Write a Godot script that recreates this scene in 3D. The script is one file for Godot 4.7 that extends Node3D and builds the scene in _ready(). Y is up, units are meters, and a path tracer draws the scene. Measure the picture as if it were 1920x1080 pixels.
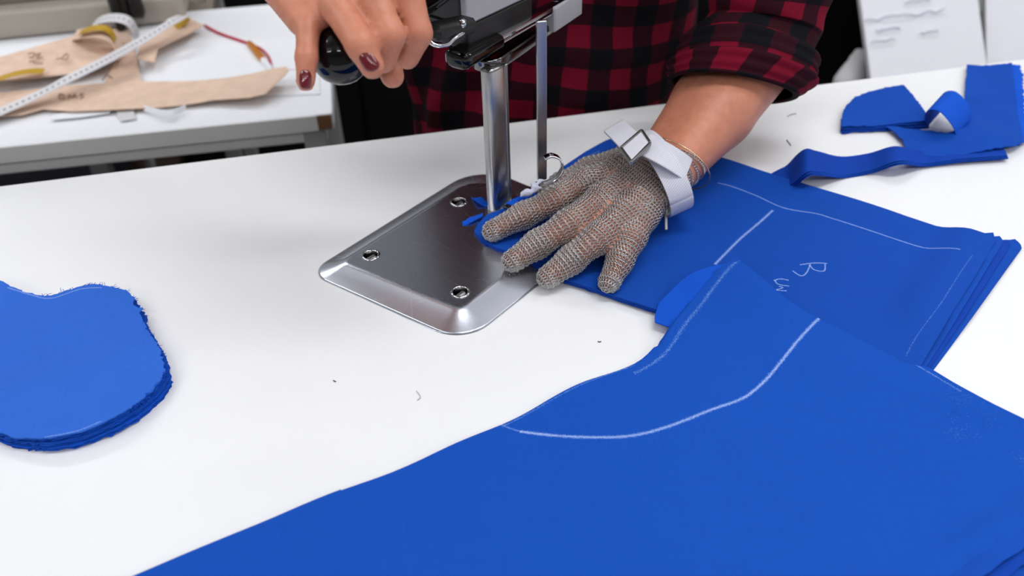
extends Node3D

const TABLE := 0.9
var M := {}
var used := {}
var rng := RandomNumberGenerator.new()

func _ready():
	rng.seed = 7
	# ---------------------------------------------------------------- camera
	var cam := Camera3D.new()
	cam.name = "camera"
	add_child(cam)
	cam.transform = Transform3D(Basis(Vector3(0.9995, -0.0246, 0.0196), Vector3(0.0314, 0.7822, -0.6222), Vector3(-0.0000, 0.6225, 0.7826)), Vector3(0.0000, 1.3650, 0.0000))
	cam.near = 0.02
	cam.far = 60.0
	var lens := CameraAttributesPhysical.new()
	lens.frustum_focal_length = 53.148
	lens.frustum_focus_distance = 0.7
	lens.exposure_aperture = 9.0
	lens.frustum_near = 0.02
	lens.frustum_far = 60.0
	cam.attributes = lens
	cam.fov = rad_to_deg(2.0 * atan(17.5 / lens.frustum_focal_length))
	cam.current = true
	# ---------------------------------------------------------------- environment and exposure
	var env := Environment.new()
	env.background_mode = Environment.BG_COLOR
	env.background_color = Color(0.02, 0.02, 0.02)
	env.tonemap_mode = Environment.TONE_MAPPER_LINEAR
	env.tonemap_exposure = 0.775
	env.sdfgi_enabled = true
	env.ssao_enabled = true
	env.ssil_enabled = true
	var we := WorldEnvironment.new()
	we.name = "environment"
	we.environment = env
	add_child(we)
	# ---------------------------------------------------------------- ceiling lamps
	for p in [Vector3(-1.5, 2.72, -1.9), Vector3(0.5, 2.72, -1.9), Vector3(-1.5, 2.72, -0.5), Vector3(0.5, 2.72, -0.5), Vector3(2.1, 2.72, -1.2), Vector3(-1.5, 2.72, 1.0), Vector3(0.5, 2.72, 1.0), Vector3(2.1, 2.72, 0.6)]:
		ceiling_lamp(p - Vector3(0, 0.32, 0), 1.12)
	materials()
	room()
	cutting_table()
	machine()
	person()
	cloths()
	background()

# ==================================================================== materials
func mat(col: Color, rough := 0.6, metal := 0.0, spec := 0.5) -> StandardMaterial3D:
	var m := StandardMaterial3D.new()
	m.albedo_color = col
	m.roughness = rough
	m.metallic = metal
	m.metallic_specular = spec
	return m

func rgb(r, g, b) -> Color:
	return Color(r / 255.0, g / 255.0, b / 255.0)

func noise_tex(size: int, freq: float, lo: Color, hi: Color, octaves := 4, sd := 1) -> NoiseTexture2D:
	var n := FastNoiseLite.new()
	n.seed = sd
	n.frequency = freq
	n.fractal_octaves = octaves
	var t := NoiseTexture2D.new()
	t.width = size
	t.height = size
	t.seamless = true
	t.noise = n
	var g := Gradient.new()
	g.set_color(0, lo)
	g.set_color(1, hi)
	t.color_ramp = g
	return t

func bump(m: StandardMaterial3D, freq: float, scale: float, depth: float, sd := 3, octaves := 3):
	m.heightmap_enabled = true
	m.heightmap_scale = depth
	m.heightmap_texture = noise_tex(256, freq, Color.BLACK, Color.WHITE, octaves, sd)
	m.uv1_triplanar = true
	m.uv1_scale = Vector3(scale, scale, scale)

func materials():
	# cutting table laminate: white, slightly glossy
	var m := mat(rgb(237, 237, 237), 0.3, 0.0, 0.42)
	m.roughness_texture = noise_tex(512, 0.01, Color(0.75, 0.75, 0.75), Color(1, 1, 1), 5, 5)
	m.roughness = 0.42
	m.uv1_triplanar = true
	m.uv1_world_triplanar = true
	m.uv1_scale = Vector3(1.4, 1.4, 1.4)
	M.laminate = m
	M.edge = mat(rgb(222, 222, 221), 0.5)
	M.metal_leg = mat(rgb(172, 172, 172), 0.45, 0.1)
	# cloth
	M.blue = cloth_mat(rgb(17, 76, 176))
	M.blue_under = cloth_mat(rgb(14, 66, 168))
	M.blue_light = cloth_mat(rgb(46, 102, 212))
	M.blue_bright = cloth_mat(rgb(18, 86, 204))
	# steel
	m = mat(rgb(206, 210, 219), 0.24, 1.0)
	m.roughness_texture = scratch_tex()
	m.roughness = 0.62
	m.uv1_triplanar = true
	m.uv1_scale = Vector3(4, 4, 4)
	M.plate = m
	M.steel = mat(rgb(176, 174, 172), 0.3, 1.0)
	M.steel_dull = mat(rgb(150, 149, 148), 0.36, 1.0)
	M.chrome = mat(rgb(205, 205, 208), 0.08, 1.0)
	M.dark_chrome = mat(rgb(120, 120, 122), 0.12, 1.0)
	M.grey_paint = mat(rgb(168, 166, 170), 0.55)
	bump(M.grey_paint, 0.05, 30.0, 0.02)
	M.black_gloss = mat(rgb(8, 8, 9), 0.06, 0.0, 0.42)
	M.black_paint = mat(rgb(11, 11, 12), 0.42)
	M.hole = mat(rgb(12, 12, 12), 0.8)
	M.ring = mat(rgb(188, 185, 183), 0.34, 1.0)
	# skin
	m = mat(rgb(211, 141, 113), 0.44, 0.0, 0.45)
	m.albedo_texture = noise_tex(512, 0.02, Color(0.9, 0.86, 0.84), Color(1, 1, 1), 5, 11)
	m.uv1_triplanar = true
	m.uv1_scale = Vector3(9, 9, 9)
	m.subsurf_scatter_enabled = true
	m.subsurf_scatter_strength = 0.12
	m.heightmap_enabled = true
	m.heightmap_scale = 0.03
	m.heightmap_texture = noise_tex(512, 0.045, Color.BLACK, Color.WHITE, 4, 12)
	M.skin = m
	m = mat(rgb(104, 26, 34), 0.12, 0.0, 0.5)
	m.clearcoat_enabled = true
	m.clearcoat = 0.4
	m.clearcoat_roughness = 0.05
	M.polish = m
	# plaid flannel
	m = mat(Color.WHITE, 0.92, 0.0, 0.25)
	m.albedo_texture = plaid_tex()
	m.heightmap_enabled = true
	m.heightmap_scale = 0.02
	m.heightmap_texture = noise_tex(256, 0.3, Color.BLACK, Color.WHITE, 2, 21)
	M.plaid = m
	M.webbing = mat(rgb(226, 226, 236), 0.85, 0.0, 0.3)
	M.webbing.albedo_texture = webbing_tex()
	M.kraft = mat(rgb(236, 207, 186), 0.85, 0.0, 0.2)
	M.kraft.albedo_texture = noise_tex(256, 0.03, Color(0.93, 0.92, 0.91), Color.WHITE, 4, 31)
	M.kraft.uv1_triplanar = true
	M.kraft.uv1_scale = Vector3(4, 4, 4)
	M.paper = mat(rgb(240, 241, 244), 0.8, 0.0, 0.2)
	M.beige = mat(rgb(176, 168, 156), 0.5)
	M.beige_dark = mat(rgb(132, 124, 112), 0.5)
	M.yellow = mat(rgb(190, 150, 30), 0.6)
	M.red = mat(rgb(190, 24, 60), 0.7)
	M.amber = mat(rgb(196, 122, 40), 0.3)
	M.black_cloth = mat(rgb(10, 10, 11), 0.95, 0.0, 0.2)
	M.black_cabinet = mat(rgb(12, 12, 13), 0.6, 0.0, 0.3)
	M.white_cloth = mat(rgb(214, 214, 214), 0.9)
	M.board = mat(rgb(232, 232, 238), 0.6)
	M.navy = mat(rgb(30, 36, 52), 0.8)
	M.brown = mat(rgb(70, 54, 46), 0.8)
	M.olive = mat(rgb(112, 106, 66), 0.9)
	M.chip = mat(rgb(120, 84, 54), 0.9)
	M.ink = mat(rgb(168, 136, 116), 0.8)
	M.lint = mat(rgb(212, 216, 232), 1.0, 0.0, 0.1)

func cloth_mat(c: Color) -> StandardMaterial3D:
	var m := mat(c, 0.8, 0.0, 0.26)
	m.albedo_texture = noise_tex(512, 0.012, Color(0.9, 0.92, 0.94), Color.WHITE, 5, 41)
	m.uv1_triplanar = true
	m.uv1_world_triplanar = true
	m.uv1_scale = Vector3(3, 3, 3)
	m.heightmap_enabled = true
	m.heightmap_scale = 0.025
	m.heightmap_texture = noise_tex(512, 0.02, Color.BLACK, Color.WHITE, 5, 42)
	return m

func scratch_tex() -> ImageTexture:
	var im := Image.create(512, 512, false, Image.FORMAT_RGB8)
	im.fill(Color(0.42, 0.42, 0.42))
	var r := RandomNumberGenerator.new()
	r.seed = 5
	for k in 500:
		var a := Vector2(r.randf() * 512, r.randf() * 512)
		var ang := r.randfn(0.6, 0.5)
		var d := Vector2(cos(ang), sin(ang))
		var g := r.randf_range(0.39, 0.47)
		for s in int(r.randf_range(20, 120)):
			var p := a + d * s
			im.set_pixel(posmod(int(p.x), 512), posmod(int(p.y), 512), Color(g, g, g))
	return ImageTexture.create_from_image(im)

func plaid_tex() -> ImageTexture:
	# two dark and two crimson bands, woven: crimson squares, black squares, maroon where they cross
	var n := 256
	var im := Image.create(n, n, false, Image.FORMAT_RGB8)
	var r := RandomNumberGenerator.new()
	r.seed = 9
	for y in n:
		for x in n:
			var bx := x < n / 2
			var by := y < n / 2
			var c := rgb(116, 13, 38)
			if bx and by:
				c = rgb(14, 14, 20)
			elif bx or by:
				c = rgb(50, 11, 23) if (x + y) % 6 < 3 else rgb(43, 10, 21)
			var k := 0.88 + 0.24 * r.randf()
			if (bx == by) and (x + y) % 8 == 0:
				k *= 0.85
			im.set_pixel(x, y, Color(c.r * k, c.g * k, c.b * k))
	return ImageTexture.create_from_image(im)

func webbing_tex() -> ImageTexture:
	var im := Image.create(64, 64, false, Image.FORMAT_RGB8)
	for y in 64:
		for x in 64:
			var k := 0.9 + 0.1 * float(((x / 2) + (y / 4) * 3) % 4 < 2)
			if y % 8 == 0:
				k *= 0.93
			im.set_pixel(x, y, Color(k, k, k))
	return ImageTexture.create_from_image(im)

# ==================================================================== nodes
func numbered(n: String) -> String:
	if not used.has(n):
		used[n] = 0
		return n
	used[n] += 1
	return "%s_%03d" % [n, used[n]]

func tag(o: Node, label := "", category := "", group := "", kind := "") -> Node:
	if label != "":
		o.set_meta("label", label)
	if category != "":
		o.set_meta("category", category)
	if group != "":
		o.set_meta("group", group)
	if kind != "":
		o.set_meta("kind", kind)
	return o

func thing(called: String, label: String, category: String, at := Vector3.ZERO, group := "") -> Node3D:
	var o := Node3D.new()
	o.name = numbered(called)
	add_child(o, true)
	o.position = at
	tag(o, label, category, group)
	return o

# world-space mesh under a parent that may stand elsewhere
func part(parent: Node3D, called: String, mesh: Mesh, m: Material, at := Vector3.INF) -> MeshInstance3D:
	var o := MeshInstance3D.new()
	o.mesh = mesh
	o.material_override = m
	if parent == self:
		o.name = numbered(called)
	else:
		o.name = called
	parent.add_child(o, true)
	if at == Vector3.INF:
		o.global_transform = Transform3D()
	else:
		o.position = at
	return o

# ==================================================================== mesh building
# tris run counter-clockwise seen from outside; normals are smoothed over shared vertices
func mk(v: PackedVector3Array, t: PackedInt32Array, uv := PackedVector2Array(), col := PackedColorArray()) -> ArrayMesh:
	var n := PackedVector3Array()
	n.resize(v.size())
	var idx := PackedInt32Array()
	idx.resize(t.size())
	for i in range(0, t.size(), 3):
		var a := v[t[i]]
		var f := (v[t[i + 1]] - a).cross(v[t[i + 2]] - a)
		n[t[i]] += f
		n[t[i + 1]] += f
		n[t[i + 2]] += f
		idx[i] = t[i]
		idx[i + 1] = t[i + 2]
		idx[i + 2] = t[i + 1]
	for i in n.size():
		n[i] = n[i].normalized() if n[i].length_squared() > 1e-24 else Vector3.UP
	var arr := []
	arr.resize(Mesh.ARRAY_MAX)
	arr[Mesh.ARRAY_VERTEX] = v
	arr[Mesh.ARRAY_NORMAL] = n
	arr[Mesh.ARRAY_INDEX] = idx
	if uv.size():
		arr[Mesh.ARRAY_TEX_UV] = uv
	if col.size():
		arr[Mesh.ARRAY_COLOR] = col
	var mesh := ArrayMesh.new()
	mesh.add_surface_from_arrays(Mesh.PRIMITIVE_TRIANGLES, arr)
	return mesh

# rings of equal point count; closed round the ring; flips itself so that the volume is positive
func loft(rings: Array, cap0 := true, cap1 := true, uvs := [], closed := true, col := Color(0, 0, 0, 0)) -> ArrayMesh:
	var v := PackedVector3Array()
	var uv := PackedVector2Array()
	var t := PackedInt32Array()
	var n: int = rings[0].size()
	for r in rings:
		v.append_array(PackedVector3Array(r))
	for r in uvs:
		uv.append_array(PackedVector2Array(r))
	var last := n if closed else n - 1
	for k in rings.size() - 1:
		for i in last:
			var a := k * n + i
			var b := k * n + (i + 1) % n
			t.append_array([a, b, b + n, a, b + n, a + n])
	for e in [[cap0, 0, true], [cap1, (rings.size() - 1) * n, false]]:
		if not e[0]:
			continue
		var c := Vector3.ZERO
		for i in n:
			c += v[e[1] + i]
		c /= n
		var at := v.size()
		v.append(c)
		if uv.size():
			uv.append(uv[e[1]])
		for i in n:
			var a: int = e[1] + i
			var b: int = e[1] + (i + 1) % n
			if e[2]:
				t.append_array([at, b, a])
			else:
				t.append_array([at, a, b])
	# orientation
	var vol := 0.0
	var o := v[0]
	for i in range(0, t.size(), 3):
		vol += (v[t[i]] - o).dot((v[t[i + 1]] - o).cross(v[t[i + 2]] - o))
	if vol < 0:
		for i in range(0, t.size(), 3):
			var x := t[i + 1]
			t[i + 1] = t[i + 2]
			t[i + 2] = x
	var cols := PackedColorArray()
	if col.a > 0:
		cols.resize(v.size())
		cols.fill(col)
	return mk(v, t, uv, cols)

func rect_ring(c: Vector3, x: Vector3, y: Vector3, hx: float, hy: float, b: float) -> PackedVector3Array:
	var r := PackedVector3Array()
	for q in [[1, 1, 0], [1, 1, 1], [-1, 1, 1], [-1, 1, 0], [-1, -1, 0], [-1, -1, 1], [1, -1, 1], [1, -1, 0]]:
		var px: float = hx - (b if q[2] == 1 else 0.0)
		var py: float = hy - (b if q[2] == 0 else 0.0)
		r.append(c + x * px * q[0] + y * py * q[1])
	return r

# chamfered box between a and b along its own long axis, half sizes hx hy, x axis given
func bar(a: Vector3, b: Vector3, xdir: Vector3, hx: float, hy: float, bev := 0.001) -> ArrayMesh:
	var z := (b - a).normalized()
	var x := (xdir - z * xdir.dot(z)).normalized()
	var y := z.cross(x)
	var e := 0.0001
	var rings := [rect_ring(a, x, y, hx - bev, hy - bev, bev * 0.5), rect_ring(a + z * e, x, y, hx - bev + e, hy - bev + e, bev * 0.5), rect_ring(a + z * bev, x, y, hx, hy, bev), rect_ring(a + z * (bev + e), x, y, hx, hy, bev), rect_ring(b - z * (bev + e), x, y, hx, hy, bev), rect_ring(b - z * bev, x, y, hx, hy, bev), rect_ring(b - z * e, x, y, hx - bev + e, hy - bev + e, bev * 0.5), rect_ring(b, x, y, hx - bev, hy - bev, bev * 0.5)]
	return loft(rings)

func box(c: Vector3, size: Vector3, bev := 0.002, turn := 0.0) -> ArrayMesh:
	var x := Vector3(cos(turn), 0, -sin(turn))
	return bar(c - Vector3(0, size.y / 2, 0), c + Vector3(0, size.y / 2, 0), x, size.x / 2, size.z / 2, bev)

func frames(path: Array, up: Vector3) -> Array:
	var out := []
	for i in path.size():
		var a: Vector3 = path[maxi(i - 1, 0)]
		var b: Vector3 = path[mini(i + 1, path.size() - 1)]
		var z := (b - a).normalized()
		var x := up.cross(z)
		if x.length() < 0.01:
			x = Vector3(1, 0, 0).cross(z)
		x = x.normalized()
		if i > 0 and x.dot(out[i - 1][0]) < 0:
			x = -x
		out.append([x, z.cross(x).normalized(), z])
	return out

# radii: number or array
func tube(path: Array, radii, sides := 10, up := Vector3.UP, caps := true) -> ArrayMesh:
	var f := frames(path, up)
	var rings := []
	for i in path.size():
		var r: float = radii[i] if radii is Array else radii
		var ring := PackedVector3Array()
		for k in sides:
			var a := TAU * k / sides
			ring.append(path[i] + f[i][0] * cos(a) * r + f[i][1] * sin(a) * r)
		rings.append(ring)
	return loft(rings, caps, caps)

# profile: array of [distance along axis, radius]
func lathe(o: Vector3, axis: Vector3, profile: Array, sides := 32) -> ArrayMesh:
	var z := axis.normalized()
	var x := z.cross(Vector3.UP)
	if x.length() < 0.1:
		x = z.cross(Vector3.RIGHT)
	x = x.normalized()
	var y := z.cross(x)
	var rings := []
	for p in profile:
		var ring := PackedVector3Array()
		for k in sides:
			var a := TAU * k / sides
			ring.append(o + z * p[0] + (x * cos(a) + y * sin(a)) * maxf(p[1], 0.00005))
		rings.append(ring)
	return loft(rings)

# flat strip that follows a path: side = half width direction times half width, thickness across
func ribbon(path: Array, sides: Array, thick: float, uvscale := Vector2.ZERO) -> ArrayMesh:
	var rings := []
	var uvs := []
	var run := 0.0
	for i in path.size():
		var a: Vector3 = path[maxi(i - 1, 0)]
		var b: Vector3 = path[mini(i + 1, path.size() - 1)]
		if i > 0:
			run += path[i].distance_to(path[i - 1])
		var s: Vector3 = sides[i]
		var nn := (b - a).cross(s).normalized() * thick * 0.5
		var p: Vector3 = path[i]
		var e := s * 0.985
		rings.append(PackedVector3Array([p - s, p - e + nn, p - e * 0.33 + nn, p + e * 0.33 + nn, p + e + nn, p + s, p + e - nn, p - e - nn]))
		var w := s.length() * uvscale.y
		var q := run * uvscale.x
		uvs.append(PackedVector2Array([Vector2(q, -w), Vector2(q, -w), Vector2(q, -w * 0.33), Vector2(q, w * 0.33), Vector2(q, w), Vector2(q, w), Vector2(q, w), Vector2(q, -w)]))
	return loft(rings, true, true, uvs if uvscale != Vector2.ZERO else [])

# Catmull-Rom through points, n steps a span
func smooth(pts: Array, n := 6, closed := false) -> Array:
	var out := []
	var c := pts.size()
	var last := c if closed else c - 1
	for i in last:
		var p1 = pts[i]
		var p2 = pts[(i + 1) % c]
		var p0 = pts[(i - 1 + c) % c] if closed or i > 0 else p1
		var p3 = pts[(i + 2) % c] if closed or i < c - 2 else p2
		for k in n:
			var t := float(k) / n
			out.append(p1.cubic_interpolate(p2, p0, p3, t))
	if not closed:
		out.append(pts[c - 1])
	return out

func xz(p: Vector3) -> Vector2:
	return Vector2(p.x, p.z)

func resample(poly: Array, step: float) -> PackedVector2Array:
	var out := PackedVector2Array()
	for i in poly.size():
		var a: Vector2 = poly[i]
		var b: Vector2 = poly[(i + 1) % poly.size()]
		var n := maxi(1, int(ceil(a.distance_to(b) / step)))
		for k in n:
			out.append(a.lerp(b, float(k) / n))
	return out

# a sheet of cloth or paper with the given outline (metres, x and z); height(p: Vector2) is its upper face
func sheet(outline: PackedVector2Array, height: Callable, thick: float, grid: float, uvbox := Rect2()) -> ArrayMesh:
	var poly := outline
	if Geometry2D.is_polygon_clockwise(poly):
		poly = poly.duplicate()
		poly.reverse()
	var pts := poly.duplicate()
	var n := poly.size()
	var lo := poly[0]
	var hi := poly[0]
	for p in poly:
		lo = lo.min(p)
		hi = hi.max(p)
	if grid > 0:
		var r := RandomNumberGenerator.new()
		r.seed = 3
		var inner := Geometry2D.offset_polygon(poly, -grid * 0.55)
		for yy in int((hi.y - lo.y) / grid) + 1:
			for xx in int((hi.x - lo.x) / grid) + 1:
				var p := lo + Vector2(xx + 0.5 * (yy % 2), yy) * grid + Vector2(r.randf(), r.randf()) * grid * 0.1
				for ip in inner:
					if Geometry2D.is_point_in_polygon(p, ip):
						pts.append(p)
						break
	var tri: PackedInt32Array
	if grid > 0:
		var all := Geometry2D.triangulate_delaunay(pts)
		for i in range(0, all.size(), 3):
			var c := (pts[all[i]] + pts[all[i + 1]] + pts[all[i + 2]]) / 3.0
			if Geometry2D.is_point_in_polygon(c, poly):
				tri.append_array([all[i], all[i + 1], all[i + 2]])
	else:
		tri = Geometry2D.triangulate_polygon(poly)
	var v := PackedVector3Array()
	var uv := PackedVector2Array()
	var t := PackedInt32Array()
	var m := pts.size()
	var box2 := uvbox if uvbox.size.x > 0 else Rect2(0, 0, 1, 1)
	for s in 2:
		for p in pts:
			v.append(Vector3(p.x, height.call(p) - s * thick, p.y))
			uv.append((p - box2.position) / box2.size)
	for i in range(0, tri.size(), 3):
		var a := tri[i]
		var b := tri[i + 1]
		var c := tri[i + 2]
		if (pts[b] - pts[a]).cross(pts[c] - pts[a]) > 0:
			var x := b
			b = c
			c = x
		t.append_array([a, b, c, a + m, c + m, b + m])
	# rim with its own vertices so that the cut edge is crisp
	var at := v.size()
	for s in 2:
		for i in n:
			v.append(v[i + s * m])
			uv.append(uv[i])
	for i in n:
		var j := (i + 1) % n
		# poly runs counter-clockwise in (x, z) as seen with z up on paper; outward is to its right
		t.append_array([at + i, at + j, at + j + n, at + i, at + j + n, at + i + n])
	# make sure that the rim faces outwards
	var mid := (poly[0] + poly[1]) * 0.5
	var f := (v[at + 1] - v[at]).cross(v[at + 1 + n] - v[at])
	var test := mid + Vector2(f.x, f.z).normalized() * 0.0004
	if Geometry2D.is_point_in_polygon(test, poly):
		for i in range(t.size() - n * 6, t.size(), 3):
			var x := t[i + 1]
			t[i + 1] = t[i + 2]
			t[i + 2] = x
	return mk(v, t, uv)

func flat2(pts: Array) -> Array:
	var o := []
	for p in pts:
		o.append(xz(p))
	return o

func ragged(poly: PackedVector2Array, amount: float, sd: int) -> PackedVector2Array:
	var r := RandomNumberGenerator.new()
	r.seed = sd
	var out := PackedVector2Array()
	for p in poly:
		out.append(p + Vector2(r.randfn(0, amount), r.randfn(0, amount)))
	return out

# ==================================================================== smooth bodies from bones
# bones: [a, b, radius at a, radius at b]; fields are added as exp(-d k), so that limbs melt together
func bone_d(p: Vector3, b: Array) -> float:
	var a: Vector3 = b[0]
	var ab: Vector3 = b[1] - a
	var t := clampf((p - a).dot(ab) / maxf(ab.length_squared(), 1e-9), 0.0, 1.0)
	return (p - a - ab * t).length() - lerpf(b[2], b[3], t)

func field(p: Vector3, bones: Array, k: float) -> float:
	var s := 0.0
	for b in bones:
		var d := bone_d(p, b)
		if d * k < 7.0:
			s += exp(-d * k)
	return 1.0 if s <= 0.0 else -log(s) / k

# surface nets; colour(p) gives the vertex colour
func body_mesh(bones: Array, cell: float, k: float, colour: Callable, add_v: PackedVector3Array, add_t: PackedInt32Array, add_c: PackedColorArray):
	var lo := Vector3.INF
	var hi := -Vector3.INF
	for b in bones:
		var r: float = maxf(b[2], b[3]) + cell * 3 + 3.0 / k
		lo = lo.min(b[0] - Vector3.ONE * r).min(b[1] - Vector3.ONE * r)
		hi = hi.max(b[0] + Vector3.ONE * r).max(b[1] + Vector3.ONE * r)
	var nx := int((hi.x - lo.x) / cell) + 2
	var ny := int((hi.y - lo.y) / cell) + 2
	var nz := int((hi.z - lo.z) / cell) + 2
	var f := PackedFloat32Array()
	f.resize(nx * ny * nz)
	for b in bones:
		var a: Vector3 = b[0]
		var ab: Vector3 = b[1] - a
		var l2 := maxf(ab.length_squared(), 1e-9)
		var ra: float = b[2]
		var rb: float = b[3]
		var reach := maxf(ra, rb) + 5.0 / k
		var l := ((a.min(b[1]) - Vector3.ONE * reach - lo) / cell)
		var h := ((a.max(b[1]) + Vector3.ONE * reach - lo) / cell)
		for z in range(maxi(0, int(l.z)), mini(nz - 1, int(h.z) + 1) + 1):
			for y in range(maxi(0, int(l.y)), mini(ny - 1, int(h.y) + 1) + 1):
				var row := (z * ny + y) * nx
				for x in range(maxi(0, int(l.x)), mini(nx - 1, int(h.x) + 1) + 1):
					var p := lo + Vector3(x, y, z) * cell - a
					var t := clampf(p.dot(ab) / l2, 0.0, 1.0)
					var d := (p - ab * t).length() - ra - (rb - ra) * t
					if d * k < 5.0:
						f[row + x] += exp(-maxf(d * k, -20.0))
	var slab := nx * ny
	var offs := PackedInt32Array([0, 1, nx, nx + 1, slab, slab + 1, slab + nx, slab + nx + 1])
	var at := {}
	var v := PackedVector3Array()
	for z in nz - 1:
		for y in ny - 1:
			var row := (z * ny + y) * nx
			for x in nx - 1:
				var q := row + x
				var ins := 0
				for o in offs:
					if f[q + o] > 1.0:
						ins += 1
				if ins == 0 or ins == 8:
					continue
				var sum := Vector3.ZERO
				var cnt := 0
				for e in [[0, 1], [2, 3], [4, 5], [6, 7], [0, 2], [1, 3], [4, 6], [5, 7], [0, 4], [1, 5], [2, 6], [3, 7]]:
					var fa := f[q + offs[e[0]]]
					var fb := f[q + offs[e[1]]]
					if (fa > 1.0) != (fb > 1.0):
						var da := -log(maxf(fa, 0.004))
						var db := -log(maxf(fb, 0.004))
						var w := da / (da - db)
						var pa := Vector3(e[0] & 1, (e[0] >> 1) & 1, e[0] >> 2)
						var pb := Vector3(e[1] & 1, (e[1] >> 1) & 1, e[1] >> 2)
						sum += pa.lerp(pb, w)
						cnt += 1
				at[q] = v.size()
				v.append(lo + (Vector3(x, y, z) + sum / cnt) * cell)
	var t := PackedInt32Array()
	for q in at:
		var fq := f[q]
		# edges from this corner along x, y, z
		for e in [[1, nx, slab], [nx, slab, 1], [slab, 1, nx]]:
			var fe := f[q + e[0]]
			if (fq > 1.0) == (fe > 1.0):
				continue
			var a = q
			var b: int = q - e[1]
			var c: int = q - e[1] - e[2]
			var d: int = q - e[2]
			if not (at.has(b) and at.has(c) and at.has(d)):
				continue
			if fq > 1.0:
				t.append_array([at[a], at[b], at[c], at[a], at[c], at[d]])
			else:
				t.append_array([at[a], at[c], at[b], at[a], at[d], at[c]])
	# one pass of relaxing
	var nb := PackedVector3Array()
	var cn := PackedInt32Array()
	nb.resize(v.size())
	cn.resize(v.size())
	for i in range(0, t.size(), 3):
		for j in 3:
			var a := t[i + j]
			nb[a] += v[t[i + (j + 1) % 3]] + v[t[i + (j + 2) % 3]]
			cn[a] += 2
	var base := add_v.size()
	for i in v.size():
		var p := v[i].lerp(nb[i] / maxi(cn[i], 1), 0.5)
		add_v.append(p)
		add_c.append(colour.call(p))
	for i in t:
		add_t.append(base + i)

# ==================================================================== the tailor
const LW := Vector3(0.1417, 0.9430, -0.6996)
const LE := Vector3(0.2703, 0.9999, -0.8532)
const LS := Vector3(0.2, 1.31, -0.94)
const RW := Vector3(-0.1605, 1.1705, -0.6311)
const RE := Vector3(-0.40, 1.36, -0.80)
const RS := Vector3(-0.12, 1.33, -0.93)

func chain(list: Array, pts: Array, radii: Array):
	for i in pts.size() - 1:
		list.append([pts[i], pts[i + 1], radii[i], radii[i + 1]])

func left_hand_bones() -> Array:
	var b := []
	var tips := [
		[Vector3(-0.0150, 0.9215, -0.6398), Vector3(0.0125, 0.9290, -0.6516), Vector3(0.0408, 0.9360, -0.6637), Vector3(0.0696, 0.9390, -0.6870)],
		[Vector3(0.0016, 0.9195, -0.5972), Vector3(0.0231, 0.9270, -0.6097), Vector3(0.0503, 0.9385, -0.6221), Vector3(0.0837, 0.9430, -0.6538)],
		[Vector3(0.0308, 0.9130, -0.5818), Vector3(0.0514, 0.9205, -0.5948), Vector3(0.0728, 0.9330, -0.6057), Vector3(0.1007, 0.9390, -0.6367)],
		[Vector3(0.0813, 0.9145, -0.5708), Vector3(0.0921, 0.9210, -0.5904), Vector3(0.1046, 0.9290, -0.6112), Vector3(0.1183, 0.9330, -0.6397)]]
	var rr := [[0.0086, 0.0096, 0.0102, 0.0118], [0.0086, 0.0099, 0.0106, 0.0122], [0.0086, 0.0098, 0.0104, 0.0118], [0.0082, 0.0088, 0.0094, 0.0108]]
	for i in 4:
		chain(b, tips[i], rr[i])
		var w: Vector3 = LW + Vector3(0.1587, 0.9430, -0.6299).direction_to(Vector3(0.1294, 0.9430, -0.7754)) * (0.017 - 0.0115 * i)
		b.append([tips[i][3], w, rr[i][3], 0.015])
	# thumb lies along the far side of the hand
	chain(b, [Vector3(0.0318, 0.9170, -0.6974), Vector3(0.0497, 0.9220, -0.7110), Vector3(0.0777, 0.9280, -0.7248), Vector3(0.1217, 0.9360, -0.7325)], [0.008, 0.0098, 0.0115, 0.015])
	return b

func left_arm_bones() -> Array:
	var b := left_hand_bones()
	var lat := Vector3(0.1587, 0.9430, -0.6299).direction_to(Vector3(0.1294, 0.9430, -0.7754))
	var mid := LW.lerp(LE, 0.45)
	for s in [-1.0, 1.0]:
		b.append([LW + lat * 0.0155 * s, mid + lat * 0.011 * s, 0.0205, 0.0345])
		b.append([mid + lat * 0.011 * s, LE + lat * 0.006 * s, 0.0345, 0.040])
	return b

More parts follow.
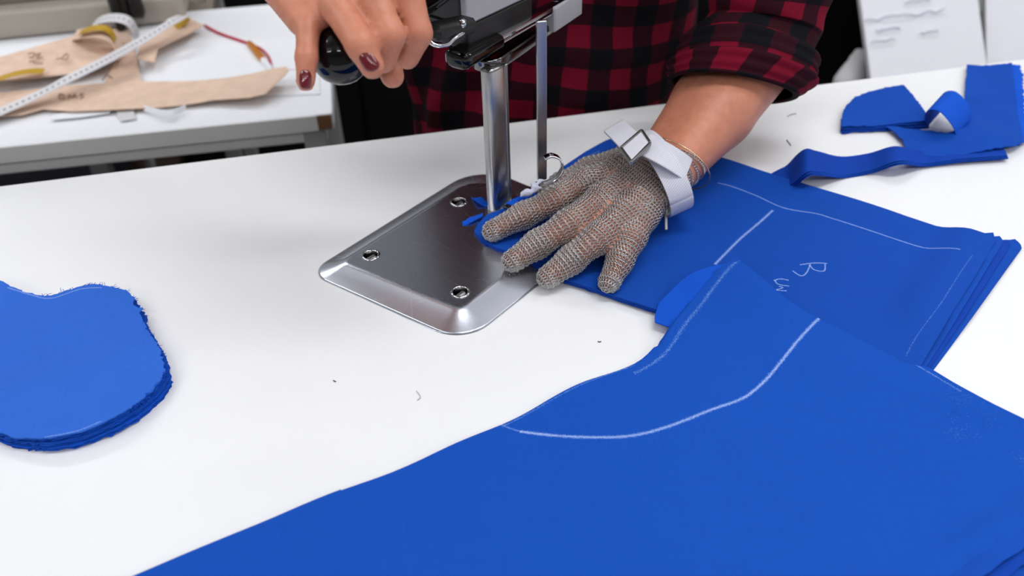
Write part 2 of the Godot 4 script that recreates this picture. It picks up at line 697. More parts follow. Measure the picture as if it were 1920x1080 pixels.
func right_hand_bones() -> Array:
	var b := []
	var f := [
		[Vector3(-0.1284, 1.1219, -0.5247), Vector3(-0.1268, 1.1350, -0.5326), Vector3(-0.1268, 1.1476, -0.5503), Vector3(-0.1334, 1.1644, -0.5994)],
		[Vector3(-0.0832, 1.1345, -0.5175), Vector3(-0.0897, 1.1464, -0.5231), Vector3(-0.1051, 1.1605, -0.5497), Vector3(-0.1139, 1.1726, -0.6110)],
		[Vector3(-0.0787, 1.1293, -0.5370), Vector3(-0.0721, 1.1469, -0.5357), Vector3(-0.0836, 1.1657, -0.5545), Vector3(-0.0918, 1.1761, -0.6203)],
		[Vector3(-0.0647, 1.1243, -0.5522), Vector3(-0.0558, 1.1420, -0.5497), Vector3(-0.0616, 1.1633, -0.5628), Vector3(-0.0713, 1.1734, -0.6270)]]
	var rr := [[0.0063, 0.0071, 0.0078, 0.0095], [0.0082, 0.0094, 0.0108, 0.0110], [0.0084, 0.0096, 0.0108, 0.0110], [0.0080, 0.0092, 0.0104, 0.0108]]
	for i in 4:
		chain(b, f[i], rr[i])
		b.append([f[i][3], RW + (f[i][3] - RW) * 0.2, rr[i][3] + 0.001, 0.0155])
	b.append([f[0][3], RW, 0.012, 0.018])
	b.append([Vector3(-0.1509, 1.1592, -0.6004), Vector3(-0.1319, 1.1487, -0.5588), 0.016, 0.010])
	b.append([Vector3(-0.1317, 1.1594, -0.5878), Vector3(-0.1195, 1.1519, -0.5588), 0.013, 0.009])
	b.append([Vector3(-0.1317, 1.1594, -0.5878), Vector3(-0.1390, 1.1754, -0.6158), 0.013, 0.016])
	# thumb goes round the far side of the handle, its tip comes out below
	chain(b, [Vector3(-0.0783, 1.1041, -0.5681), Vector3(-0.0823, 1.1111, -0.5800), Vector3(-0.0988, 1.1219, -0.6141), Vector3(-0.1287, 1.1495, -0.6426)], [0.0085, 0.0098, 0.0112, 0.016])
	b.append([Vector3(-0.1287, 1.1495, -0.6426), RW, 0.016, 0.02])
	return b

func person():
	var o := thing("person", "tailor in a red and black checked shirt guiding the cutter with one gloved hand", "person", Vector3(0.05, 0, -1.02))
	var v := PackedVector3Array()
	var t := PackedInt32Array()
	var c := PackedColorArray()
	body_mesh(left_arm_bones(), 0.0034, 330.0, even, v, t, c)
	var rh := right_hand_bones()
	rh.append([RW, RW.lerp(RE, 0.4), 0.027, 0.032])
	body_mesh(rh, 0.0025, 800.0, even, v, t, c)
	# trunk, upper arms, neck, head
	var b := []
	var up := Vector3.UP
	for s in [-1.0, 1.0]:
		var sx = Vector3(0.98, 0, -0.19) * s
		b.append([Vector3(0.055, 0.84, -1.03) + sx * 0.055, Vector3(0.05, 1.12, -1.0) + sx * 0.05, 0.07, 0.075])
		b.append([Vector3(0.05, 1.12, -1.0) + sx * 0.05, Vector3(0.04, 1.3, -0.95) + sx * 0.06, 0.075, 0.06])
		b.append([Vector3(0.055, 0.84, -1.03) + sx * 0.055, Vector3(0.05, 0.45, -1.05) + sx * 0.09, 0.07, 0.05])
		b.append([Vector3(0.05, 0.45, -1.05) + sx * 0.09, Vector3(0.05, 0.06, -1.07) + sx * 0.1, 0.055, 0.04])
		b.append([Vector3(0.05, 0.05, -1.07) + sx * 0.1, Vector3(0.05, 0.035, -0.93) + sx * 0.12, 0.04, 0.03])
	b.append([LE, LS, 0.036, 0.045])
	b.append([LS, Vector3(0.06, 1.33, -0.94), 0.045, 0.05])
	b.append([RW.lerp(RE, 0.35), RE, 0.031, 0.036])
	b.append([RE, RS, 0.036, 0.045])
	b.append([RS, Vector3(0.02, 1.33, -0.94), 0.045, 0.05])
	var neck := Vector3(0.04, 1.36, -0.93)
	var head := Vector3(0.04, 1.55, -0.87)
	b.append([neck, head, 0.05, 0.048])
	b.append([head + Vector3(0, 0.04, -0.015), head + Vector3(0, -0.01, -0.01), 0.078, 0.07])
	b.append([head + Vector3(0, -0.03, 0.02), head + Vector3(0, -0.07, 0.045), 0.055, 0.035])
	b.append([head + Vector3(0, 0.01, 0.07), head + Vector3(0, -0.025, 0.092), 0.008, 0.013])
	for s in [-1.0, 1.0]:
		b.append([head + Vector3(0.075 * s, 0.01, -0.01), head + Vector3(0.074 * s, -0.03, -0.005), 0.012, 0.009])
	body_mesh(b, 0.012, 90.0, even, v, t, c)
	part(o, "body", mk(v, t), M.skin)
	var hv := PackedVector3Array()
	var ht := PackedInt32Array()
	var hc := PackedColorArray()
	body_mesh([[head + Vector3(0, 0.05, -0.03), head + Vector3(0, -0.02, -0.05), 0.085, 0.075], [head + Vector3(0, -0.02, -0.07), head + Vector3(0, -0.12, -0.08), 0.06, 0.035]], 0.014, 90.0, even, hv, ht, hc)
	part(o, "hair", mk(hv, ht), mat(rgb(34, 24, 20), 0.5))
	for s in [-1.0, 1.0]:
		part(o, "eye", lathe(head + Vector3(0.03 * s, 0.008, 0.052), Vector3(0, 0, 1), [[0.0, 0.011], [0.006, 0.0095], [0.0095, 0.006], [0.011, 0.0]], 16), mat(rgb(60, 40, 30), 0.2))
	part(o, "mouth", tube([head + Vector3(-0.022, -0.062, 0.072), head + Vector3(0, -0.061, 0.083), head + Vector3(0.022, -0.062, 0.072)], [0.003, 0.006, 0.003], 8), mat(rgb(150, 70, 66), 0.5))
	# trousers
	for s in [-1.0, 1.0]:
		var sx = Vector3(0.98, 0, -0.19) * s
		var rings := []
		for e in [[0.84, 0.07, 0.085], [0.76, 0.08, 0.1], [0.45, 0.09, 0.08], [0.1, 0.1, 0.07]]:
			var ring := PackedVector3Array()
			for k in 20:
				ring.append(Vector3(0.05, e[0], -1.035 - 0.03 * (0.9 - e[0])) + sx * e[1] + Vector3(cos(TAU * k / 20), 0, sin(TAU * k / 20)) * e[2])
			rings.append(ring)
		part(o, "trouser_leg", loft(rings, true, false), M.black_cloth)
	nails(o)
	shirt(o)
	glove(o)
	bracelet(o)

func even(_p: Vector3) -> Color:
	return Color.WHITE

func nail(o: Node3D, c: Vector3, along: Vector3, out: Vector3, hl: float, hw: float):
	var x := along.normalized()
	var z := (out - x * out.dot(x)).normalized()
	var y := z.cross(x)
	var rings := []
	for q in [[1.0, -0.0012], [1.0, 0.0002], [0.9, 0.0009], [0.6, 0.0014], [0.25, 0.0016]]:
		var ring := PackedVector3Array()
		for k in 24:
			var a := TAU * k / 24
			var cx = signf(cos(a)) * pow(absf(cos(a)), 0.7) * q[0]
			var cy = signf(sin(a)) * pow(absf(sin(a)), 0.8) * q[0]
			ring.append(c + x * cx * hl + y * cy * hw + z * (q[1] - cy * cy * hw * 0.38))
		rings.append(ring)
	var n := part(o, "fingernail", loft(rings), M.polish)
	tag(n, "short fingernail with dark red polish")

func nails(o: Node3D):
	var eye: Vector3 = Vector3(0.0000, 1.3650, 0.0000)
	var p: Vector3 = Vector3(-0.1269, 1.1260, -0.5197)
	nail(o, p, Vector3(-0.1285, 1.1189, -0.5224) - Vector3(-0.1272, 1.1331, -0.5311), (eye - p).normalized() + Vector3(0.1, 0.25, 0), 0.0060, 0.0040)
	p = Vector3(-0.0835, 1.1412, -0.5122)
	nail(o, p, Vector3(-0.0817, 1.1332, -0.5171) - Vector3(-0.0885, 1.1444, -0.5228), (eye - p).normalized() + Vector3(0.25, 0.15, 0), 0.0072, 0.0054)
	p = Vector3(-0.0815, 1.1662, -0.5446)

# ------------------------------------------------------------------ shirt
func shirt(o: Node3D):
	var rings := []
	var uvs := []
	var ex := Vector3(0.9817, 0, -0.1906)
	var ez := Vector3(0.1906, 0, 0.9817)
	var n := 140
	for i in 46:
		var y := 0.74 + 0.0135 * i
		var lean := clampf((y - 0.95) / 0.4, 0, 1)
		var c := Vector3(0.055, y, -1.024) + ez * lean * 0.05
		var rx := 0.168 + 0.012 * sin((y - 0.8) * 9.0)
		var rz := 0.112 + 0.01 * lean
		if y > 1.24:
			var q := (y - 1.24) / 0.11
			rx = lerpf(rx, 0.07, q * q)
			rz = lerpf(rz, 0.07, q * q)
		var ring := PackedVector3Array()
		var uv := PackedVector2Array()
		for k in n + 1:
			var a := TAU * k / n
			var ca := cos(a)
			var sa := sin(a)
			# long soft folds that run from the left hip up to the right, and a sag above the table
			var lft := clampf(-ca * 0.7 + 0.3, 0, 1) * clampf(sa + 0.4, 0, 1)
			var fold := 0.0075 * lft * sin(a * 13.0 + (y - 0.9) * 46.0) + 0.004 * sin(a * 5.0 - (y - 0.9) * 30.0 + 1.0)
			fold += 0.006 * exp(-pow((y - 0.965 + 0.035 * ca) / 0.014, 2.0)) * clampf(sa, 0, 1)
			ring.append(c + ex * ca * (rx + fold) + ez * sa * (rz + fold))
			var arc := a * 0.15
			uv.append(Vector2(arc / 0.05 + lft * (y - 0.9) * 4.0, y / 0.05 + 0.4 * sin(a * 2.0)))
		rings.append(ring)
		uvs.append(uv)
	var s := part(o, "shirt", loft(rings, false, false, uvs), M.plaid)
	tag(s, "crimson and black checked flannel shirt")
	# left sleeve with its rolled cuff; each ring is given by its two sides as they hang
	var edges := [
		[Vector3(0.1642, 0.9935, -0.7855), Vector3(0.2797, 0.9671, -0.7875), 0.82],
		[Vector3(0.1673, 1.0038, -0.8039), Vector3(0.3007, 0.9721, -0.8017), 0.82],
		[Vector3(0.1761, 1.0171, -0.8260), Vector3(0.3084, 0.9835, -0.8210), 0.8],
		[Vector3(0.1886, 1.0256, -0.8417), Vector3(0.3160, 1.0011, -0.8401), 0.74],
		[Vector3(0.1990, 1.0346, -0.8514), Vector3(0.3233, 1.0143, -0.8481), 0.76],
		[Vector3(0.2019, 1.0621, -0.8605), Vector3(0.3351, 1.0519, -0.8626), 0.76],
		[Vector3(0.1909, 1.1175, -0.8791), Vector3(0.3253, 1.1093, -0.8764), 0.78],
		[Vector3(0.1715, 1.1930, -0.8982), Vector3(0.2914, 1.1959, -0.8877), 0.8]]
	var sl := sleeve(edges, 0.0)
	tag(part(s, "sleeve", sl, M.plaid), "")
	part(s, "rolled_cuff", cuff(edges, 0, 1, 0.0062, 0.37), M.plaid)
	part(s, "rolled_cuff", cuff(edges, 1, 2, 0.0025, 0.12), M.plaid)
	# right sleeve, rolled to the elbow
	var path := [RW.lerp(RE, 0.62), RW.lerp(RE, 0.8), RE + Vector3(-0.01, 0, 0), RE.lerp(RS, 0.3), RE.lerp(RS, 0.7), RS, RS.lerp(Vector3(0.02, 1.31, -0.95), 0.6)]
	path = smooth(path, 4)
	part(s, "sleeve", tube(path, 0.056, 28, Vector3.UP, false), M.plaid)

func ring_at(e: Array, grow: float, n := 48) -> PackedVector3Array:
	var l: Vector3 = e[0]
	var r: Vector3 = e[1]
	var c := (l + r) * 0.5
	var x := (r - l) * 0.5
	var y: Vector3 = e[3]
	var out := PackedVector3Array()
	for k in n + 1:
		var a := TAU * k / n
		out.append(c + x * (1.0 + grow / x.length()) * cos(a) + y * (x.length() * e[2] + grow) * sin(a))
	return out

func with_axis(edges: Array) -> Array:
	# the second axis of each ring stands across both the ring's width and the arm
	var out := []
	for i in edges.size():
		var a: Array = edges[maxi(i - 1, 0)]
		var b: Array = edges[mini(i + 1, edges.size() - 1)]
		var along: Vector3 = (b[0] + b[1] - a[0] - a[1]).normalized()
		var x: Vector3 = (edges[i][1] - edges[i][0]).normalized()
		var y := x.cross(along).normalized()
		if y.dot(Vector3(0.0000, 1.3650, 0.0000) - edges[i][0]) < 0:
			y = -y
		# the rolled edge hangs a little lower on the near side
		y = (y - along * 0.42 * clampf(1.0 - i / 3.0, 0, 1)).normalized()
		out.append([edges[i][0], edges[i][1], edges[i][2], y])
	return out

func mid_edge(es: Array, t: float) -> Array:
	var i := clampi(int(t), 0, es.size() - 2)
	var f := t - i
	var a: Array = es[i]
	var b: Array = es[i + 1]
	return [a[0].lerp(b[0], f), a[1].lerp(b[1], f), lerpf(a[2], b[2], f), a[3].lerp(b[3], f).normalized()]

func sleeve(edges: Array, _o: float) -> ArrayMesh:
	var es := with_axis(edges)
	var rings := []
	var uvs := []
	var run := 0.0
	var last := Vector3.ZERO
	var steps := 84
	for i in steps + 1:
		var e := mid_edge(es, 0.15 + (es.size() - 1.16) * i / steps)
		var c: Vector3 = (e[0] + e[1]) * 0.5
		if i > 0:
			run += c.distance_to(last)
		last = c
		var ring := ring_at(e, -0.0045)
		var uv := PackedVector2Array()
		for k in ring.size():
			var a := TAU * k / (ring.size() - 1)
			var out := (ring[k] - c).normalized()
			var w := 0.0030 * sin(run * 150.0 + 2.2 * cos(a) + 1.0) * clampf(1.0 - run / 0.2, 0, 1) + 0.0025 * sin(a * 3.0 + run * 20.0)
			ring[k] += out * w
			uv.append(Vector2(a * 0.058 / 0.05 + 0.2 * sin(run * 14.0), run / 0.05))
		rings.append(ring)
		uvs.append(uv)
	return loft(rings, false, false, uvs)

func cuff(edges: Array, a: float, b: float, grow: float, off: float) -> ArrayMesh:
	var es := with_axis(edges)
	var rings := []
	var uvs := []
	# down the outside, round the fold, back up the inside
	var prof := []
	for i in 13:
		prof.append([lerpf(b, a, i / 12.0), grow + 0.0012 * sin(i * 1.1)])
	prof.append([a - 0.04, grow - 0.001])
	prof.append([a - 0.05, grow - 0.003])
	prof.append([a - 0.03, grow - 0.005])
	for i in 7:
		prof.append([lerpf(a, b, i / 6.0), grow - 0.006])
	prof.append([b + 0.03, grow - 0.004])
	prof.append([b + 0.05, grow - 0.0015])
	prof.append([b + 0.03, grow - 0.0003])
	prof.append(prof[0])
	var run := 0.0
	for p in prof:
		var e := mid_edge(es, clampf(p[0], 0.0, 6.9))
		if p[0] < 0.0:
			for j in 2:
				e[j] += (es[0][j] - es[1][j]) * -p[0]
		var ring := ring_at(e, p[1])
		var uv := PackedVector2Array()
		for k in ring.size():
			var ang := TAU * k / (ring.size() - 1)
			var c: Vector3 = (e[0] + e[1]) * 0.5
			ring[k] += (ring[k] - c).normalized() * 0.0016 * sin(ang * 4.0)
			uv.append(Vector2(ang * 0.062 / 0.05 + off, run / 0.05 + off * 1.7))
		rings.append(ring)
		uvs.append(uv)
		run += 0.0017
	return loft(rings, false, false, uvs)

# ------------------------------------------------------------------ steel mesh glove
var taken := {}

func mail_tube(path: Array, up: Vector3, bones: Array, rmax: float, xf: Array):
	var k := 330.0
	tube_id += 1
	var pitch := 0.0028
	var step := 0.00225
	# even steps along the path, its bends rounded
	path = smooth(path, 8)
	var pts := []
	var acc := 0.0
	for i in path.size() - 1:
		var a: Vector3 = path[i]
		var b: Vector3 = path[i + 1]
		var l := a.distance_to(b)
		while acc < l:
			pts.append(a.lerp(b, acc / l))
			acc += step
		acc -= l
	var fr := frames(pts, up)
	for i in pts.size():
		var c: Vector3 = pts[i]
		var near := []
		for b in bones:
			if bone_d(c, b) < rmax + 0.008:
				near.append(b)
		if near.is_empty() or field(c, near, k) > -0.0004:
			continue
		var cont := []
		var n := 30
		for q in n:
			var a := TAU * q / n
			var d: Vector3 = fr[i][0] * cos(a) + fr[i][1] * sin(a)
			var r := 0.002
			var f0 := field(c + d * r, near, k)
			var hit := -1.0
			while r < rmax:
				var r1 := r + maxf(0.0012, -f0 * 0.9)
				var f1 := field(c + d * r1, near, k)
				if f1 > 0:
					hit = lerpf(r, r1, f0 / (f0 - f1))
					break
				r = r1
				f0 = f1
			cont.append(c + d * hit if hit > 0 else null)
		var run := pitch * 0.5 * (i % 2)
		for q in n:
			var p = cont[q]
			var p2 = cont[(q + 1) % n]
			if p == null or p2 == null or p.distance_to(p2) > 0.02:
				run = 0.0
				continue
			var l: float = p.distance_to(p2)
			while run < l:
				var s: Vector3 = p.lerp(p2, run / l)
				run += pitch
				var e := 0.0008
				var f := field(s, near, k)
				var g := Vector3(field(s + Vector3(e, 0, 0), near, k) - f, field(s + Vector3(0, e, 0), near, k) - f, field(s + Vector3(0, 0, e), near, k) - f).normalized()
				s += g * (0.0007 - f)
				hang_ring(s, g, fr[i][2], i, xf)
			run -= l

# keeps rings of neighbouring tubes from lying in one another
func hang_ring(s: Vector3, g: Vector3, along: Vector3, row: int, xf: Array):
	var key := Vector3i((s / 0.002).floor())
	for dx in [-1, 0, 1]:
		for dy in [-1, 0, 1]:
			for dz in [-1, 0, 1]:
				for e in taken.get(key + Vector3i(dx, dy, dz), []):
					if e[1] != tube_id and e[0].distance_to(s) < 0.0019:
						return
	if not taken.has(key):
		taken[key] = []
	taken[key].append([s, tube_id])
	var al: Vector3 = along - g * along.dot(g)
	al = al.normalized() if al.length() > 0.05 else g.cross(Vector3.RIGHT).normalized()
	var tx := al.cross(g).normalized()
	var ax := (g * 0.9 + al * (0.5 if row % 2 else -0.36) + tx * 0.16).normalized()
	tx = (tx - ax * tx.dot(ax)).normalized()
	xf.append(Transform3D(Basis(tx, ax, tx.cross(ax).normalized()), s))

# rounds off a fingertip
func mail_cap(c: Vector3, dir: Vector3, bones: Array, xf: Array):
	tube_id += 1
	var x := dir.cross(Vector3.UP).normalized()
	var y := x.cross(dir)
	var near := []
	for b in bones:
		if bone_d(c, b) < 0.03:
			near.append(b)
	for i in 8:
		var th := PI * 0.56 * i / 7.0
		var n := maxi(1, int(TAU * sin(th) * 0.0098 / 0.0026))
		for q in n:
			var a := TAU * (q + 0.5 * (i % 2)) / n
			var d := dir * cos(th) + (x * cos(a) + y * sin(a)) * sin(th)
			var r := 0.003
			while r < 0.02 and field(c + d * r, near, 330.0) < 0.0:
				r += 0.0003
			hang_ring(c + d * (r + 0.0006), d, y if i == 0 else dir, i, xf)

var tube_id := 0

func glove(o: Node3D):
	var g := Node3D.new()
	g.name = "mesh_glove"
	o.add_child(g)
	tag(g, "steel ring mesh safety glove with a white wrist strap")
	var bones := left_hand_bones()
	var lat := Vector3(0.1587, 0.9430, -0.6299).direction_to(Vector3(0.1294, 0.9430, -0.7754))
	for s in [-1.0, 1.0]:
		bones.append([LW + lat * 0.0155 * s, LW.lerp(LE, 0.45) + lat * 0.011 * s, 0.0205, 0.0345])
	var xf := []
	var hand := left_hand_bones()
	# the hand from the wrist to the knuckles, then each finger
	for i in 4:
		var r := 4 * i
		var tip: Vector3 = hand[r][0]
		var dir: Vector3 = (hand[r][0] - hand[r][1]).normalized()
		mail_cap(tip, dir, bones, xf)
		mail_tube([tip + dir * 0.002, hand[r + 1][0], hand[r + 2][0], hand[r + 2][1], hand[r + 2][1].lerp(hand[r + 3][1], 0.3)], Vector3.UP, bones, 0.0185, xf)
	var th := hand.size() - 3
	mail_tube([hand[th][0], hand[th + 1][0], hand[th + 2][0], hand[th + 2][1]], Vector3.UP, bones, 0.022, xf)
	mail_tube([LW.lerp(LE, 0.03), LW, Vector3(0.1147, 0.9390, -0.6798), Vector3(0.0841, 0.9380, -0.6563), Vector3(0.0615, 0.9360, -0.6351)], Vector3.UP, bones, 0.06, xf)
	var torus := TorusMesh.new()
	torus.inner_radius = 0.00125
	torus.outer_radius = 0.0021
	torus.rings = 12
	torus.ring_segments = 5
	torus.material = M.ring
	var mm := MultiMesh.new()
	mm.transform_format = MultiMesh.TRANSFORM_3D
	mm.mesh = torus
	mm.instance_count = xf.size()
	for i in xf.size():
		mm.set_instance_transform(i, xf[i])
	var mi := MultiMeshInstance3D.new()
	mi.name = "steel_ring_mesh"
	mi.multimesh = mm
	g.add_child(mi, true)
	mi.global_transform = Transform3D()
	tag(mi, "", "", "", "stuff")
	# strap round the wrist
	var c := Vector3(0.1363, 0.9460, -0.6883)
	var x := (Vector3(0.1545, 0.9460, -0.6314) - Vector3(0.1169, 0.9460, -0.7523)).normalized()
	var nrm := Vector3.UP.cross(x).normalized()
	if nrm.z > 0:
		nrm = -nrm
	nrm = (nrm + Vector3(0, 0.28, 0)).normalized()
	var yv := nrm.cross(x).normalized()
	if yv.y < 0:
		yv = -yv
	var path := []
	var sides := []
	for k in 49:
		var a := TAU * k / 48
		path.append(c + x * cos(a) * 0.0475 + yv * sin(a) * 0.0335)
		sides.append((nrm * 0.0112 + yv * 0.0) * 1.0)
	part(g, "wrist_strap", ribbon(path, sides, 0.0022, Vector2(60, 60)), M.webbing)
	# loose end beyond the buckle and the strap's other end
	var p := smooth([Vector3(0.1114, 0.9815, -0.6749), Vector3(0.1065, 0.9820, -0.6887), Vector3(0.1024, 0.9800, -0.7054), Vector3(0.0985, 0.9760, -0.7253)], 4)
	var sd := []
	for q in p:
		sd.append((Vector3(0.1111, 0.9800, -0.7098) - Vector3(0.0936, 0.9800, -0.6912)) * 0.56)
	part(g, "strap_end", ribbon(p, sd, 0.0022, Vector2(60, 60)), M.webbing)
	p = smooth([Vector3(0.1210, 0.9800, -0.6827), Vector3(0.1332, 0.9790, -0.6695), Vector3(0.1441, 0.9740, -0.6646), Vector3(0.1587, 0.9620, -0.6667)], 4)
	sd = []
	for q in p:
		sd.append((Vector3(0.1521, 0.9700, -0.6880) - Vector3(0.1391, 0.9700, -0.6545)) * 0.52)
	part(g, "strap_end", ribbon(p, sd, 0.0022, Vector2(60, 60)), M.webbing)
	# buckle: a flat frame
	var q4 := [Vector3(0.1197, 0.9865, -0.6942), Vector3(0.1240, 0.9865, -0.6708), Vector3(0.1038, 0.9865, -0.6394), Vector3(0.0977, 0.9865, -0.6641)]
	var bk := Node3D.new()
	bk.name = "buckle"
	g.add_child(bk)
	tag(bk, "dark steel slide buckle")
	for k in 4:
		part(bk, "buckle_bar", bar(q4[k], q4[(k + 1) % 4], Vector3.UP, 0.0022, 0.0013, 0.0006), M.steel_dull)
	part(bk, "webbing_in_buckle", ribbon([q4[0].lerp(q4[1], 0.5).lerp(q4[3].lerp(q4[2], 0.5), 0.04), q4[0].lerp(q4[1], 0.5).lerp(q4[3].lerp(q4[2], 0.5), 0.96)], [(q4[1] - q4[0]) * 0.46, (q4[2] - q4[3]) * 0.46], 0.0022, Vector2(60, 60)), M.webbing)
	# clasp at the wrist end of the mesh
	part(g, "clasp", bar(Vector3(0.1395, 0.9340, -0.6558), Vector3(0.1366, 0.9240, -0.6286), Vector3.UP, 0.0012, 0.0014, 0.0005), M.steel)

func bracelet(o: Node3D):
	var c := Vector3(0.1509, 0.9470, -0.7039)
	var dir := (LE - LW).normalized()
	var x := dir.cross(Vector3.UP).normalized()
	var y := x.cross(dir)
	var path := []
	for k in 41:
		var a := TAU * k / 40
		path.append(c + x * cos(a) * 0.0405 + y * sin(a) * 0.0285)
	var b := part(o, "bracelet", tube(path, 0.0007, 6), mat(rgb(224, 190, 160), 0.25, 1.0))
	tag(b, "thin pale gold bracelet")

# ==================================================================== room and tables
func ceiling_lamp(p: Vector3, energy: float):
	var o := thing("ceiling_lamp", "white twin tube lamp under the ceiling", "lamp", p, "tube lamps under the ceiling")
	var body := mat(Color(0.8, 0.8, 0.8), 0.5)
	part(o, "housing", box(Vector3.ZERO, Vector3(1.24, 0.05, 0.2), 0.006), body, Vector3(0, 0.03, 0))
	var glow := mat(Color(0.9, 0.9, 0.9), 0.5)
	glow.emission_enabled = true
	glow.emission = Color(0.985, 0.99, 1.0)
	glow.emission_energy_multiplier = 5.0
	for s in [-0.05, 0.05]:
		part(o, "lamp_tube", tube([Vector3(-0.58, 0, 0), Vector3(0.58, 0, 0)], 0.013, 10), glow, Vector3(0, -0.014, s))
	var l := AreaLight3D.new()
	l.name = "lamp_light"
	l.area_size = Vector2(1.16, 0.14)
	l.light_energy = energy
	l.light_color = Color(0.985, 0.99, 1.0)
	l.area_range = 14.0
	l.shadow_enabled = true
	o.add_child(l)
	l.position = Vector3(0, -0.035, 0)
	l.rotation = Vector3(-PI / 2, 0, 0)
	# open battens also light the ceiling
	var up := l.duplicate()
	up.name = "lamp_light_upward"
	up.light_energy = energy * 0.45
	o.add_child(up)
	up.position = Vector3(0, 0.06, 0)
	up.rotation = Vector3(PI / 2, 0, 0)
	for s in [-0.45, 0.45]:
		part(o, "hanger", tube([Vector3(s, 0.05, 0), Vector3(s, 0.4, 0)], 0.004, 6), body, Vector3.ZERO)

func room():
	var wall := mat(rgb(226, 226, 228), 0.85)
	var fl := mat(rgb(104, 96, 88), 0.6)
	fl.albedo_texture = noise_tex(512, 0.02, Color(0.8, 0.8, 0.8), Color.WHITE, 5, 51)
	fl.uv1_triplanar = true
	var ce := mat(rgb(232, 233, 236), 0.9)
	tag(part(self, "floor", box(Vector3(0, -0.05, 0), Vector3(7.2, 0.1, 7.2), 0.002), fl), "", "", "", "structure")
	tag(part(self, "ceiling", box(Vector3(0, 2.85, 0), Vector3(7.2, 0.1, 7.2), 0.002), ce), "", "", "", "structure")
	tag(part(self, "wall_back", box(Vector3(0, 1.4, -3.45), Vector3(7.2, 2.8, 0.1), 0.002), wall), "", "", "", "structure")
	tag(part(self, "wall_front", box(Vector3(0, 1.4, 3.45), Vector3(7.2, 2.8, 0.1), 0.002), wall), "", "", "", "structure")
	tag(part(self, "wall_left", box(Vector3(-3.45, 1.4, 0), Vector3(0.1, 2.8, 6.8), 0.002), wall), "", "", "", "structure")
	tag(part(self, "wall_right", box(Vector3(3.45, 1.4, 0), Vector3(0.1, 2.8, 6.8), 0.002), wall), "", "", "", "structure")

func cutting_table():
	var ex := Vector3(0.9817, 0, -0.1906)
	var ez := Vector3(0.1906, 0, 0.9817)
	var far := Vector3(0.0058, 0.9000, -0.8832)
	var c := far + ez * 0.52
	var o := thing("cutting_table", "large white cutting table the cutter and blue cloth stand on", "table", Vector3(c.x, 0, c.z))
	var a := far - Vector3(0, 0.0175, 0)
	part(o, "tabletop", bar(a - ex * 1.35, a + ex * 1.45, Vector3.UP, 0.0175, 0.0, 0.0) if false else bar(a + ez * 0.52 - ex * 1.35, a + ez * 0.52 + ex * 1.45, Vector3.UP, 0.0175, 0.52, 0.002), M.laminate)
	for s in [[-1.25, 0.06], [1.35, 0.06], [-1.25, 0.98], [1.35, 0.98]]:
		var f: Vector3 = Vector3(far.x, 0, far.z) + ex * s[0] + ez * s[1]
		part(o, "leg", bar(f, f + Vector3(0, 0.865, 0), ex, 0.025, 0.025, 0.003), M.metal_leg)

# ==================================================================== the straight-knife cutter
const U := Vector3(0.6508, 0, -0.7593)
const V := Vector3(0.7593, 0, 0.6508)
const PO := Vector3(-0.1459, 0.9100, -0.6169)

func puv(u: float, v: float, h: float) -> Vector3:
	return Vector3(PO.x, TABLE + h, PO.z) + U * u + V * v

func rounded_quad(q: Array, r: Array, n := 8) -> Array:
	# q: corners as (u, v); r: corner radii
	var out := []
	for i in q.size():
		var p: Vector2 = q[i]
		var a: Vector2 = (q[(i - 1 + q.size()) % q.size()] - p).normalized()
		var b: Vector2 = (q[(i + 1) % q.size()] - p).normalized()
		var half := acos(clampf(a.dot(b), -1, 1)) / 2.0
		var d: float = r[i] / tan(half)
		var s := p + a * d
		var e := p + b * d
		var ctr: Vector2 = p + (a + b).normalized() * (r[i] / sin(half))
		var a0 := (s - ctr).angle()
		var sweep := wrapf((e - ctr).angle() - a0, -PI, PI)
		for k in n + 1:
			out.append(ctr + Vector2.from_angle(a0 + sweep * k / n) * r[i])
	return out

